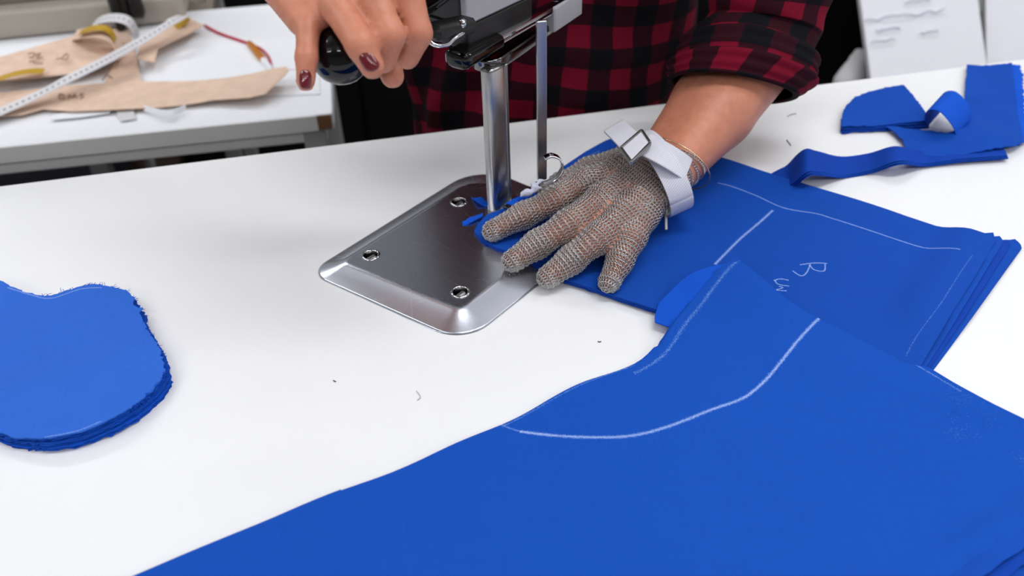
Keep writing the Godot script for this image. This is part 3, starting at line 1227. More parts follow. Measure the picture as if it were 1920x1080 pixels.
func machine():
	var post := Vector3(-0.0102, 0.9100, -0.6986)
	var o := thing("fabric_cutter", "straight knife fabric cutter with a polished steel base plate and black ball handle", "fabric cutter", Vector3(post.x, TABLE, post.z))
	# base plate
	var inner := [Vector2(0, 0), Vector2(0.168, 0.002), Vector2(0.168, 0.121), Vector2(0.0151, 0.123)]
	var outer := [Vector2(-0.0235, -0.0225), Vector2(0.205, -0.0225), Vector2(0.205, 0.1475), Vector2(-0.008, 0.1475)]
	var holes := []
	for p in [Vector3(-0.0483, 0.9105, -0.7065), Vector3(-0.1237, 0.9105, -0.6245), Vector3(-0.0431, 0.9105, -0.5686), Vector3(0.0333, 0.9105, -0.6471)]:
		var d: Vector3 = p - PO
		holes.append(Vector2(d.dot(U), d.dot(V)))
	var ri := rounded_quad(inner, [0.006, 0.02, 0.02, 0.006])
	var ro := rounded_quad(outer, [0.018, 0.042, 0.042, 0.032])
	var rings := []
	for e in [[0.0, 0.0102], [0.06, 0.0101], [0.12, 0.0098], [0.2, 0.009], [0.45, 0.0063], [0.75, 0.0037], [0.95, 0.0022], [1.0, 0.0018], [1.0, 0.0004], [0.97, 0.0001]]:
		var ring := PackedVector3Array()
		for k in ri.size():
			var q: Vector2 = ri[k].lerp(ro[k], e[0])
			ring.append(puv(q.x, q.y, e[1]))
		rings.append(ring)
	var v := PackedVector3Array()
	var t := PackedInt32Array()
	var n := ri.size()
	for r in rings:
		v.append_array(r)
	for k in rings.size() - 1:
		for i in n:
			var a := k * n + i
			var b := k * n + (i + 1) % n
			t.append_array([a, b, b + n, a, b + n, a + n])
	# upper face with its four openings
	var pts := PackedVector2Array(ri)
	var hr := 0.0064
	for h in holes:
		for k in 20:
			pts.append(h + Vector2.from_angle(TAU * k / 20) * hr)
	for y in 13:
		for x in 17:
			var p := Vector2(0.005 + x * 0.0098, 0.005 + y * 0.0095)
			var ok := Geometry2D.is_point_in_polygon(p, PackedVector2Array(ri))
			for h in holes:
				ok = ok and p.distance_to(h) > hr + 0.002
			if ok:
				pts.append(p)
	var base := v.size()
	for p in pts:
		v.append(puv(p.x, p.y, 0.0102))
	var tri := Geometry2D.triangulate_delaunay(pts)
	for i in range(0, tri.size(), 3):
		var c := (pts[tri[i]] + pts[tri[i + 1]] + pts[tri[i + 2]]) / 3.0
		var ok := Geometry2D.is_point_in_polygon(c, PackedVector2Array(ri))
		for h in holes:
			ok = ok and c.distance_to(h) > hr * 0.985
		if ok:
			t.append_array([base + tri[i], base + tri[i + 1], base + tri[i + 2]])
	# faces up
	for i in range(0, t.size(), 3):
		var f := (v[t[i + 1]] - v[t[i]]).cross(v[t[i + 2]] - v[t[i]])
		if f.y < 0:
			var x := t[i + 1]
			t[i + 1] = t[i + 2]
			t[i + 2] = x
	var plate := part(o, "base_plate", mk(v, t), M.plate)
	tag(plate, "polished steel base plate with sloping rim")
	for h in holes:
		var c := puv(h.x, h.y, 0)
		var rim := part(plate, "roller_opening", lathe(c, Vector3.UP, [[0.0004, 0.0062], [0.0005, 0.0061], [0.0102, 0.0061], [0.0112, 0.0064], [0.0114, 0.0070], [0.0111, 0.0080], [0.0103, 0.0084]], 28), M.chrome)
		rim.mesh = opening(c)
		part(plate, "roller_well", lathe(c, Vector3.UP, [[0.0006, 0.0], [0.0007, 0.006], [0.0016, 0.006], [0.0018, 0.0]], 20), M.hole)
		part(plate, "roller", lathe(c + Vector3(0, 0.0052, 0) - U * 0.0044, U, [[0.0, 0.0], [0.0, 0.0028], [0.0005, 0.0034], [0.0083, 0.0034], [0.0088, 0.0028], [0.0088, 0.0]], 18), M.steel)
	# standard
	var top := post + Vector3(0, 0.17, 0)
	var ring0 := []
	for y in [-0.0005, 0.05, 0.1, 0.1395]:
		var ring := PackedVector3Array()
		for k in 28:
			var a := TAU * k / 28
			var x := signf(cos(a)) * pow(absf(cos(a)), 0.75) * 0.0118
			var z := signf(sin(a)) * pow(absf(sin(a)), 0.6) * 0.0072
			ring.append(post + Vector3(0, y, 0) + U * x + V * z)
		ring0.append(ring)
	part(o, "standard", loft(ring0), M.steel)
	# guide groove strip on the standard and the knife in front of it
	part(o, "knife_guard", bar(post + U * 0.0125 + V * 0.001, post + U * 0.0125 + V * 0.001 + Vector3(0, 0.139, 0), U, 0.002, 0.0035, 0.0006), M.steel_dull)
	# foot bar and presser foot
	var rod := Vector3(0.0322, 0.9200, -0.7269)
	part(o, "presser_bar", bar(rod, rod + Vector3(0, 0.158, 0), (U * 0.6 + V * 0.5).normalized(), 0.0046, 0.0022, 0.0008), M.steel)
	var hook := smooth([Vector3(0.0310, 0.9834, -0.6573), Vector3(0.0375, 0.9853, -0.6589), Vector3(0.0447, 0.9827, -0.6568), Vector3(0.0464, 0.9764, -0.6530), Vector3(0.0435, 0.9709, -0.6499), Vector3(0.0371, 0.9655, -0.6495), Vector3(0.0298, 0.9609, -0.6522)], 5)
	var hs := []
	for p in hook:
		hs.append((U * 0.6 + V * -0.8) * 0.0032)
	part(o, "presser_foot_hook", ribbon(hook, hs, 0.0016), M.chrome)
	var toe := smooth([Vector3(0.0318, 0.9210, -0.7195), Vector3(0.0206, 0.9185, -0.7069), Vector3(0.0064, 0.9175, -0.6870), Vector3(-0.0017, 0.9185, -0.6788)], 4)
	var ts := []
	for i in toe.size():
		ts.append(V * (0.0045 + 0.002 * float(i) / toe.size()))
	part(o, "presser_foot", ribbon(toe, ts, 0.002), M.dark_chrome)
	# flange under the head
	var fa := Vector3(-0.0143, 1.0430, -0.7155)
	var fb := Vector3(0.0398, 1.0430, -0.7969)
	var fd := (fb - fa).normalized()
	var fn := Vector3.UP.cross(fd)
	var stad := []
	for e in [[0.0, 0.85], [0.001, 0.97], [0.0035, 1.0], [0.009, 1.0], [0.0108, 0.97], [0.0115, 0.88]]:
		var ring := PackedVector3Array()
		for k in 40:
			var a := TAU * k / 40
			var c := fa if cos(a) < 0 else fb
			ring.append(c + Vector3(0, e[0], 0) + (fd * cos(a) + fn * sin(a)) * 0.0145 * e[1])
		stad.append(ring)
	part(o, "head_flange", loft(stad), M.dark_chrome)
	# lift lever
	var la := Vector3(-0.0275, 1.0680, -0.6924)
	var lb := Vector3(0.0540, 1.0680, -0.8024)
	part(o, "lift_lever", bar(la, lb, Vector3.UP, 0.0042, 0.0115, 0.0022), M.chrome)
	var grip := []
	var gd := (la - lb).normalized()
	var gn := Vector3.UP.cross(gd)
	for e in [[-0.034, 0.8, 0.5], [-0.03, 0.98, 0.9], [0.0, 1.0, 1.0], [0.013, 1.0, 1.02], [0.018, 1.0, 1.1], [0.021, 0.9, 1.0], [0.023, 0.6, 0.6]]:
		var ring := PackedVector3Array()
		for k in 24:
			var a := TAU * k / 24
			var cx := signf(cos(a)) * pow(absf(cos(a)), 0.6)
			var cy := signf(sin(a)) * pow(absf(sin(a)), 0.6)
			ring.append(la + gd * e[0] + gn * cx * 0.0122 * e[1] + Vector3(0, cy * 0.0072 * e[2] - 0.001, 0))
		grip.append(ring)
	part(o, "lever_grip", loft(grip), M.black_gloss)
	# guide block in front
	var ba := Vector3(0.0397, 1.0600, -0.7746)
	var bb := Vector3(0.0682, 1.0600, -0.8174)
	var block := part(o, "guide_block", bar(ba, bb, Vector3.UP, 0.0115, 0.0085, 0.0015), M.grey_paint)
	for s in [0.3, 0.72]:
		var p: Vector3 = ba.lerp(bb, s) + fn * 0.0 + Vector3(0, 0.0112, 0)
		part(block, "screw", lathe(p, Vector3.UP, [[0.0, 0.0], [0.0, 0.003], [0.0012, 0.0028], [0.0014, 0.0]], 14), M.dark_chrome)
	# head: painted gear box, black collar, motor above
	var ga := Vector3(-0.0268, 1.0920, -0.6805)
	var gb := Vector3(0.0285, 1.0920, -0.7547)
	var gm := (ga + gb) * 0.5 - V * 0.03
	part(o, "gear_box", bar(gm - U * 0.004, gm - U * 0.004 + Vector3(0, 0.118, 0), U, ga.distance_to(gb) * 0.5 - 0.002, 0.026, 0.004), M.black_paint)
	var gf := (ga + gb) * 0.5 - V * 0.0045
	part(o, "gear_cover", bar(gf, gf + Vector3(0, 0.12, 0), U, ga.distance_to(gb) * 0.5, 0.0045, 0.002), M.grey_paint)
	part(o, "head_collar", bar(gm - Vector3(0, 0.024, 0), gm, U, ga.distance_to(gb) * 0.47, 0.027, 0.003), M.black_paint)
	part(o, "motor", lathe(gm + Vector3(0, 0.121, 0), Vector3.UP, [[0.0, 0.0], [0.0, 0.05], [0.006, 0.058], [0.1, 0.058], [0.108, 0.055], [0.125, 0.04], [0.128, 0.0]], 40), M.black_paint)
	# handle
	var k0 := Vector3(-0.1097, 1.1260, -0.5561)
	var k1 := ga + Vector3(0, 0.034, 0) - V * 0.02
	var ax := (k1 - k0).normalized()
	var len := k0.distance_to(k1)
	var prof := []
	for i in 15:
		var a := PI * 0.93 * i / 14
		prof.append([-cos(a) * 0.0198, sin(a) * 0.0198])
	prof.append_array([[0.022, 0.0105], [0.028, 0.0112], [0.04, 0.0128], [0.052, 0.013], [0.06, 0.0118], [0.064, 0.0118], [0.065, 0.016], [0.08, 0.0165], [0.082, 0.013], [len - 0.004, 0.0125], [len, 0.012]])
	var hd := part(o, "handle", lathe(k0, ax, prof, 40), M.black_gloss)
	tag(hd, "glossy black ball handle")
	part(o, "handle_bracket", bar(Vector3(-0.0555, 1.1081, -0.6326), Vector3(-0.0271, 1.0995, -0.6705), Vector3.UP, 0.006, 0.009, 0.003), M.black_paint)
	part(o, "bracket_ring", tube(smooth([Vector3(-0.0580, 1.1057, -0.6307), Vector3(-0.0522, 1.1011, -0.6271), Vector3(-0.0433, 1.0989, -0.6317), Vector3(-0.0378, 1.1005, -0.6394), Vector3(-0.0315, 1.1008, -0.6485)], 5), 0.0018, 8), M.chrome)
	part(o, "bracket_nut", lathe(Vector3(-0.0313, 1.1066, -0.6531), Vector3(-0.3, 0.3, 1), [[0.0, 0.0], [0.0, 0.0036], [0.003, 0.0036], [0.0042, 0.0026], [0.0045, 0.0]], 16), M.chrome)

# a ring standing a little proud of the plate, open through its middle
func opening(c: Vector3) -> ArrayMesh:
	var rings := []
	for p in [[0.0009, 0.0062], [0.0102, 0.0060], [0.0110, 0.0063], [0.0114, 0.0070], [0.0111, 0.0080], [0.0102, 0.0085], [0.0098, 0.0085], [0.0009, 0.0066], [0.0009, 0.0062]]:
		var ring := PackedVector3Array()
		for k in 28:
			ring.append(c + Vector3(cos(TAU * k / 28) * p[1], p[0], sin(TAU * k / 28) * p[1]))
		rings.append(ring)
	return loft(rings, false, false)

# ==================================================================== blue cloth
func seg_dist(p: Vector2, a: Vector2, b: Vector2) -> float:
	# signed: positive on the left of a to b as seen with z down the page
	var d := (b - a).normalized()
	return d.cross(p - a)

func plate_top(p: Vector2) -> float:
	var d := Vector3(p.x, PO.y, p.y) - PO
	var u := d.dot(U)
	var v := d.dot(V)
	var e := maxf(maxf(-u, u - 0.168), maxf(-v, v - 0.122))
	return lerpf(0.0102, 0.0012, clampf(e / 0.026, 0, 1)) if e < 0.03 else 0.0

func chalked(base: Color, uvbox: Rect2, strokes: Array, dust: Array, side := 2048) -> StandardMaterial3D:
	var h := int(side * uvbox.size.y / uvbox.size.x)
	var im := Image.create(side, h, false, Image.FORMAT_RGB8)
	im.fill(base)
	var r := RandomNumberGenerator.new()
	r.seed = 17
	var chalk := rgb(168, 182, 228)
	var ppm := side / uvbox.size.x
	# faint slubs of the weave
	for k in 5000:
		var p := Vector2(r.randf() * side, r.randf() * h)
		var c := base.lerp(Color.BLACK, r.randf() * 0.05) if k % 2 else base.lerp(chalk, r.randf() * 0.035)
		im.fill_rect(Rect2i(int(p.x), int(p.y), r.randi_range(20, 90) if k % 3 else 2, 1 if k % 3 else r.randi_range(20, 60)), c)
	for s in strokes:
		var pts := smooth(flat2(s[0]), 8)
		for i in pts.size() - 1:
			var a: Vector2 = pts[i]
			var b: Vector2 = pts[i + 1]
			var n := int(a.distance_to(b) * ppm * 1.5) + 1
			var side_dir := (b - a).normalized().orthogonal()
			for j in n:
				var c := (a.lerp(b, float(j) / n) - uvbox.position) * ppm
				var w: float = s[1] * ppm * r.randf_range(0.6, 0.95)
				for q in int(w * 2) + 2:
					var o := r.randfn(0, w * 0.36)
					var p := c + side_dir * o + Vector2(r.randf(), r.randf())
					if r.randf() < s[2]:
						var x := clampi(int(p.x), 0, side - 1)
						var y := clampi(int(p.y), 0, h - 1)
						im.set_pixel(x, y, im.get_pixel(x, y).lerp(chalk, 0.25 + 0.5 * r.randf()))
	for d in dust:
		for k in d[2]:
			var p: Vector2 = (xz(d[0]) + Vector2(r.randfn(0, d[1]), r.randfn(0, d[1])) - uvbox.position) * ppm
			var x := clampi(int(p.x), 1, side - 3)
			var y := clampi(int(p.y), 1, h - 3)
			var c := im.get_pixel(x, y).lerp(chalk, r.randf() * d[3])
			im.set_pixel(x, y, c)
			if k % 3 == 0:
				im.set_pixel(x + 1, y, c)
	var m := mat(Color.WHITE, 0.8, 0.0, 0.26)
	m.albedo_texture = ImageTexture.create_from_image(im)
	m.heightmap_enabled = true
	m.heightmap_scale = 0.12
	m.heightmap_texture = noise_tex(512, 0.008, Color.BLACK, Color.WHITE, 4, 61)
	return m

func bounds(poly: PackedVector2Array) -> Rect2:
	var r := Rect2(poly[0], Vector2.ZERO)
	for p in poly:
		r = r.expand(p)
	return r

func cloths():
	stack_left()
	panel_middle()
	panel_front()
	scraps_right()
	scraps_small()

func stack_left():
	var o := thing("cloth_stack", "stack of cut blue cloth pieces with rounded corner, alone at the left", "fabric", Vector3(-0.3536, 0.9000, -0.5082))
	var top: Array = smooth(flat2([Vector3(-0.4891, 0.9135, -0.6186), Vector3(-0.4559, 0.9135, -0.6069), Vector3(-0.4387, 0.9135, -0.5993), Vector3(-0.4143, 0.9135, -0.5849), Vector3(-0.3896, 0.9135, -0.5794), Vector3(-0.3703, 0.9135, -0.5878), Vector3(-0.3512, 0.9135, -0.5912), Vector3(-0.3268, 0.9135, -0.5819), Vector3(-0.3133, 0.9135, -0.5692)]), 5)
	top.append_array(flat2([Vector3(-0.3122, 0.9135, -0.5601), Vector3(-0.3037, 0.9135, -0.5570), Vector3(-0.3040, 0.9135, -0.5522)]))
	top.append_array(smooth(flat2([Vector3(-0.2980, 0.9135, -0.5412), Vector3(-0.2859, 0.9135, -0.5225), Vector3(-0.2740, 0.9135, -0.5052), Vector3(-0.2658, 0.9135, -0.4869), Vector3(-0.2632, 0.9135, -0.4782), Vector3(-0.2669, 0.9135, -0.4626), Vector3(-0.2777, 0.9135, -0.4416), Vector3(-0.2909, 0.9135, -0.4298), Vector3(-0.3081, 0.9135, -0.4205), Vector3(-0.3267, 0.9135, -0.4159), Vector3(-0.3466, 0.9135, -0.4192), Vector3(-0.3640, 0.9135, -0.4248), Vector3(-0.4035, 0.9135, -0.4407)]), 5))
	var poly := resample(top, 0.004)
	var c := xz(Vector3(-0.3844, 0.9000, -0.5219))
	var n := 9
	for k in n:
		var p2 := PackedVector2Array()
		var f := float(n - 1 - k) / (n - 1)
		for p in poly:
			# lower pieces creep out towards the rounded corner
			var w := clampf((p - c).normalized().dot(xz(Vector3(-0.2618, 0.9000, -0.4747) - Vector3(-0.3844, 0.9000, -0.5219)).normalized()), 0, 1)
			p2.append(p + (p - c).normalized() * (0.004 * w * w * (1.0 - f) - 0.0006 * (k % 3)))
		p2 = ragged(p2, 0.0005, 100 + k)
		var y := TABLE + 0.0135 - 0.0015 * k
		if k == 0:
			var bx := bounds(p2)
			var m := chalked(rgb(50, 105, 206), bx, [[[Vector3(-0.4271, 0.9135, -0.5884), Vector3(-0.4030, 0.9135, -0.5793), Vector3(-0.3859, 0.9135, -0.5756), Vector3(-0.3649, 0.9135, -0.5853), Vector3(-0.3473, 0.9135, -0.5866)], 0.0014, 0.5], [[Vector3(-0.3271, 0.9135, -0.4169), Vector3(-0.3087, 0.9135, -0.4220), Vector3(-0.2931, 0.9135, -0.4309)], 0.0012, 0.4]], [[Vector3(-0.3836, 0.9135, -0.5643), 0.006, 120, 0.5], [Vector3(-0.3145, 0.9135, -0.5290), 0.016, 260, 0.3], [Vector3(-0.2997, 0.9135, -0.5095), 0.01, 120, 0.4], [Vector3(-0.3434, 0.9135, -0.4434), 0.012, 260, 0.4], [Vector3(-0.3310, 0.9135, -0.4508), 0.012, 200, 0.35], [Vector3(-0.3064, 0.9135, -0.4578), 0.02, 160, 0.25]], 1024)
			var s := part(o, "cloth_piece", sheet(p2, func(p): return y + 0.0011 * sin(p.x * 38.0 + p.y * 75.0) + 0.0006 * sin(p.x * 110.0 - p.y * 60.0), 0.0011, 0.006, bx), m)
			tag(s, "topmost cloth piece with chalk dust")
			tag(part(o, "frayed_fibres", fringe(Array(p2).slice(int(p2.size() * 0.16), int(p2.size() * 0.62)), c, y, 420, 9), M.blue_bright), "", "", "", "stuff")
		else:
			part(o, "cloth_piece", sheet(p2, func(p): return y + 0.0011 * sin(p.x * 38.0 + p.y * 75.0) + 0.0006 * sin(p.x * 110.0 - p.y * 60.0), 0.0010, 0.006), M.blue if k % 2 else M.blue_bright)

var mid_poly := PackedVector2Array()
var mid_height: Callable

# short fibres standing out of a cut edge, all in one mesh
func fringe(line: Array, centre: Vector2, y: float, n: int, sd: int) -> ArrayMesh:
	var st := SurfaceTool.new()
	st.begin(Mesh.PRIMITIVE_TRIANGLES)
	var r := RandomNumberGenerator.new()
	r.seed = sd
	for k in n:
		var f := r.randf() * (line.size() - 1.01)
		var p: Vector2 = line[int(f)].lerp(line[int(f) + 1], f - int(f))
		var out := (p - centre).normalized().rotated(r.randfn(0, 0.7))
		var a := Vector3(p.x, y - r.randf() * 0.009, p.y)
		var l := r.randf_range(0.0012, 0.0036)
		var d := Vector3(out.x, r.randfn(0, 0.25), out.y)
		st.append_from(tube([a - d * 0.001, a + d * l * 0.5, a + d * l + Vector3(0, r.randfn(0, 0.0004), 0)], [0.00022, 0.0002, 0.00008], 4), 0, Transform3D())
	return st.commit()

func panel_middle():
	var o := thing("cut_cloth", "blue cloth panel under the gloved hand with chalk lines and chalk letters", "fabric", Vector3(0.2319, 0.9000, -0.6184))
	var pl := [Vector2.ZERO]
	pl = flat2([Vector3(0.1135, 0.9070, -0.8314), Vector3(0.0811, 0.9070, -0.8004), Vector3(0.0559, 0.9070, -0.7716), Vector3(0.0359, 0.9070, -0.7400)])
	pl.append_array(flat2([Vector3(0.0160, 0.9130, -0.7092), Vector3(-0.0046, 0.9130, -0.6900), Vector3(-0.0216, 0.9130, -0.6793), Vector3(-0.0304, 0.9130, -0.6622), Vector3(-0.0327, 0.9130, -0.6530), Vector3(-0.0253, 0.9130, -0.6384), Vector3(-0.0130, 0.9130, -0.6272), Vector3(0.0192, 0.9130, -0.6065)]))
	pl.append_array(flat2([Vector3(0.0456, 0.9060, -0.5857), Vector3(0.0796, 0.9060, -0.5645), Vector3(0.1143, 0.9060, -0.5434), Vector3(0.1553, 0.9060, -0.5203), Vector3(0.2108, 0.9060, -0.4909), Vector3(0.2663, 0.9060, -0.4621), Vector3(0.2890, 0.9060, -0.4510), Vector3(0.3011, 0.9060, -0.4662), Vector3(0.3487, 0.9060, -0.5240)]))
	pl.append_array(flat2([Vector3(0.3848, 0.9100, -0.5668), Vector3(0.4235, 0.9100, -0.6151)]))
	pl.append_array(flat2([Vector3(0.4251, 0.9070, -0.6249), Vector3(0.4166, 0.9070, -0.6229), Vector3(0.3984, 0.9070, -0.6379), Vector3(0.3646, 0.9070, -0.6629), Vector3(0.3260, 0.9070, -0.6950), Vector3(0.2849, 0.9070, -0.7291), Vector3(0.2516, 0.9070, -0.7534), Vector3(0.2311, 0.9070, -0.7693), Vector3(0.2073, 0.9070, -0.7858), Vector3(0.1621, 0.9070, -0.8133)]))
	var poly := resample(pl, 0.006)
	var ea := xz(Vector3(0.3011, 0.9060, -0.4662))
	var eb := xz(Vector3(0.4272, 0.9060, -0.6205))
	var fa := xz(Vector3(0.2522, 0.9060, -0.7550))
	var fb := xz(Vector3(0.4189, 0.9060, -0.6242))
	var bx := bounds(poly)
	var hgt := func(p: Vector2) -> float:
		var h := 0.0070 + 0.0010 * sin(p.x * 30.0 + p.y * 22.0) * clampf((p.x - 0.1) * 10.0, 0, 1)
		h = maxf(h, plate_top(p) + 0.0024)
		var d := absf(seg_dist(p, ea, eb))
		if d < 0.05:
			var s := clampf((0.05 - d) / 0.03, 0, 1) * clampf(((p - ea).dot((eb - ea).normalized())) / 0.07, 0.05, 1)
			var q := clampf(d / 0.014, 0, 1)
			h += 0.0085 * s * s * (3 - 2 * s) * (0.45 + 0.55 * sqrt(1.0 - (1.0 - q) * (1.0 - q)))
		# hollow along the far chalk line
		var e := absf(seg_dist(p, fa, fb))
		h -= 0.0018 * exp(-pow((e - 0.026) / 0.008, 2.0))
		return TABLE + h
	var m := chalked(rgb(16, 72, 168), bx, [
		[[Vector3(0.2044, 0.9060, -0.7306), Vector3(0.2184, 0.9060, -0.7229), Vector3(0.2379, 0.9060, -0.7064), Vector3(0.2578, 0.9060, -0.6848), Vector3(0.2842, 0.9060, -0.6725), Vector3(0.2962, 0.9060, -0.6630), Vector3(0.3195, 0.9060, -0.6445), Vector3(0.3497, 0.9060, -0.6222), Vector3(0.3854, 0.9060, -0.6005)], 0.0014, 0.75],
		[[Vector3(0.1757, 0.9060, -0.6008), Vector3(0.2042, 0.9060, -0.6358), Vector3(0.2267, 0.9060, -0.6599), Vector3(0.2465, 0.9060, -0.6818)], 0.0026, 0.8],
		[[Vector3(0.2954, 0.9130, -0.4793), Vector3(0.3108, 0.9130, -0.4986), Vector3(0.3396, 0.9130, -0.5293), Vector3(0.3656, 0.9130, -0.5611), Vector3(0.3922, 0.9130, -0.5922)], 0.0010, 0.14],
		[[Vector3(0.2473, 0.9060, -0.5947), Vector3(0.2597, 0.9060, -0.5964), Vector3(0.2708, 0.9060, -0.5950)], 0.0012, 0.85], [[Vector3(0.2688, 0.9060, -0.5944), Vector3(0.2650, 0.9060, -0.5848), Vector3(0.2574, 0.9060, -0.5867), Vector3(0.2553, 0.9060, -0.5936)], 0.0012, 0.85], [[Vector3(0.2561, 0.9060, -0.5950), Vector3(0.2503, 0.9060, -0.5841), Vector3(0.2440, 0.9060, -0.5792), Vector3(0.2388, 0.9060, -0.5869)], 0.0012, 0.85],
		[[Vector3(0.2198, 0.9060, -0.5746), Vector3(0.2257, 0.9060, -0.5765), Vector3(0.2322, 0.9060, -0.5740)], 0.0011, 0.85], [[Vector3(0.2209, 0.9060, -0.5753), Vector3(0.2220, 0.9060, -0.5694), Vector3(0.2305, 0.9060, -0.5661)], 0.0011, 0.85], [[Vector3(0.2222, 0.9060, -0.5665), Vector3(0.2247, 0.9060, -0.5643), Vector3(0.2187, 0.9060, -0.5617), Vector3(0.2267, 0.9060, -0.5599)], 0.0011, 0.85],
		[[Vector3(0.0718, 0.9070, -0.7813), Vector3(0.0837, 0.9070, -0.7914), Vector3(0.0956, 0.9070, -0.8006)], 0.0012, 0.4]], [[Vector3(0.1139, 0.9060, -0.5713), 0.006, 70, 0.4], [Vector3(0.2200, 0.9060, -0.5250), 0.05, 200, 0.2]])
	mid_poly = poly
	mid_height = hgt
	var s := part(o, "cloth_layer", sheet(poly, hgt, 0.0011, 0.0062, bx), m)
	tag(s, "top layer with white chalk lines and letters")
	# lower layers show along the near and the left edge
	for k in 3:
		var p2 := PackedVector2Array()
		for p in poly:
			var d := absf(seg_dist(p, ea, eb))
			p2.append(p if d > 0.02 else p + (xz(Vector3(0.2085, 0.9000, -0.6196)) - p).normalized() * 0.022)
		p2 = ragged(p2, 0.0004, 200 + k)
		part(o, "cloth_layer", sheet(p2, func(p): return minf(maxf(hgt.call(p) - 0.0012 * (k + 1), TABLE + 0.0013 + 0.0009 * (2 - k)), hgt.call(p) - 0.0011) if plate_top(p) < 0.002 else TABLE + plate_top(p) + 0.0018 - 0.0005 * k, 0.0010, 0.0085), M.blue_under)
	# turned edges at the right: each fold lies a little further out and lower
	for k in 3:
		var q: Array = [[Vector3(0.4141, 0.9060, -0.6228), Vector3(0.4317, 0.9060, -0.6243), Vector3(0.4325, 0.9060, -0.6178), Vector3(0.3536, 0.9060, -0.5224), Vector3(0.3027, 0.9060, -0.4633), Vector3(0.2955, 0.9060, -0.4642)], [Vector3(0.4185, 0.9050, -0.6215), Vector3(0.4395, 0.9050, -0.6220), Vector3(0.4381, 0.9050, -0.6149), Vector3(0.3581, 0.9050, -0.5214), Vector3(0.3050, 0.9050, -0.4625), Vector3(0.2977, 0.9050, -0.4628)], [Vector3(0.4221, 0.9030, -0.6217), Vector3(0.4477, 0.9030, -0.6260), Vector3(0.4501, 0.9030, -0.6162), Vector3(0.3658, 0.9030, -0.5241), Vector3(0.3081, 0.9030, -0.4627), Vector3(0.2997, 0.9030, -0.4626)]][k]
		var pq := resample(flat2(q), 0.0025)
		var a := xz(q[4])
		var b := xz(q[2])
		part(o, "turned_edge", sheet(pq, func(p):
			var d := absf(seg_dist(p, a, b))
			var w := clampf(d / 0.006, 0, 1)
			return TABLE + [0.0098, 0.0072, 0.0046][k] * clampf((p - ea).dot((eb - ea).normalized()) / 0.08, 0.45, 1) * lerpf([0.79, 0.7, 0.35][k], 1.0, sqrt(1.0 - (1.0 - w) * (1.0 - w))), 0.0011, 0.0026), M.blue if k != 1 else M.blue_under)

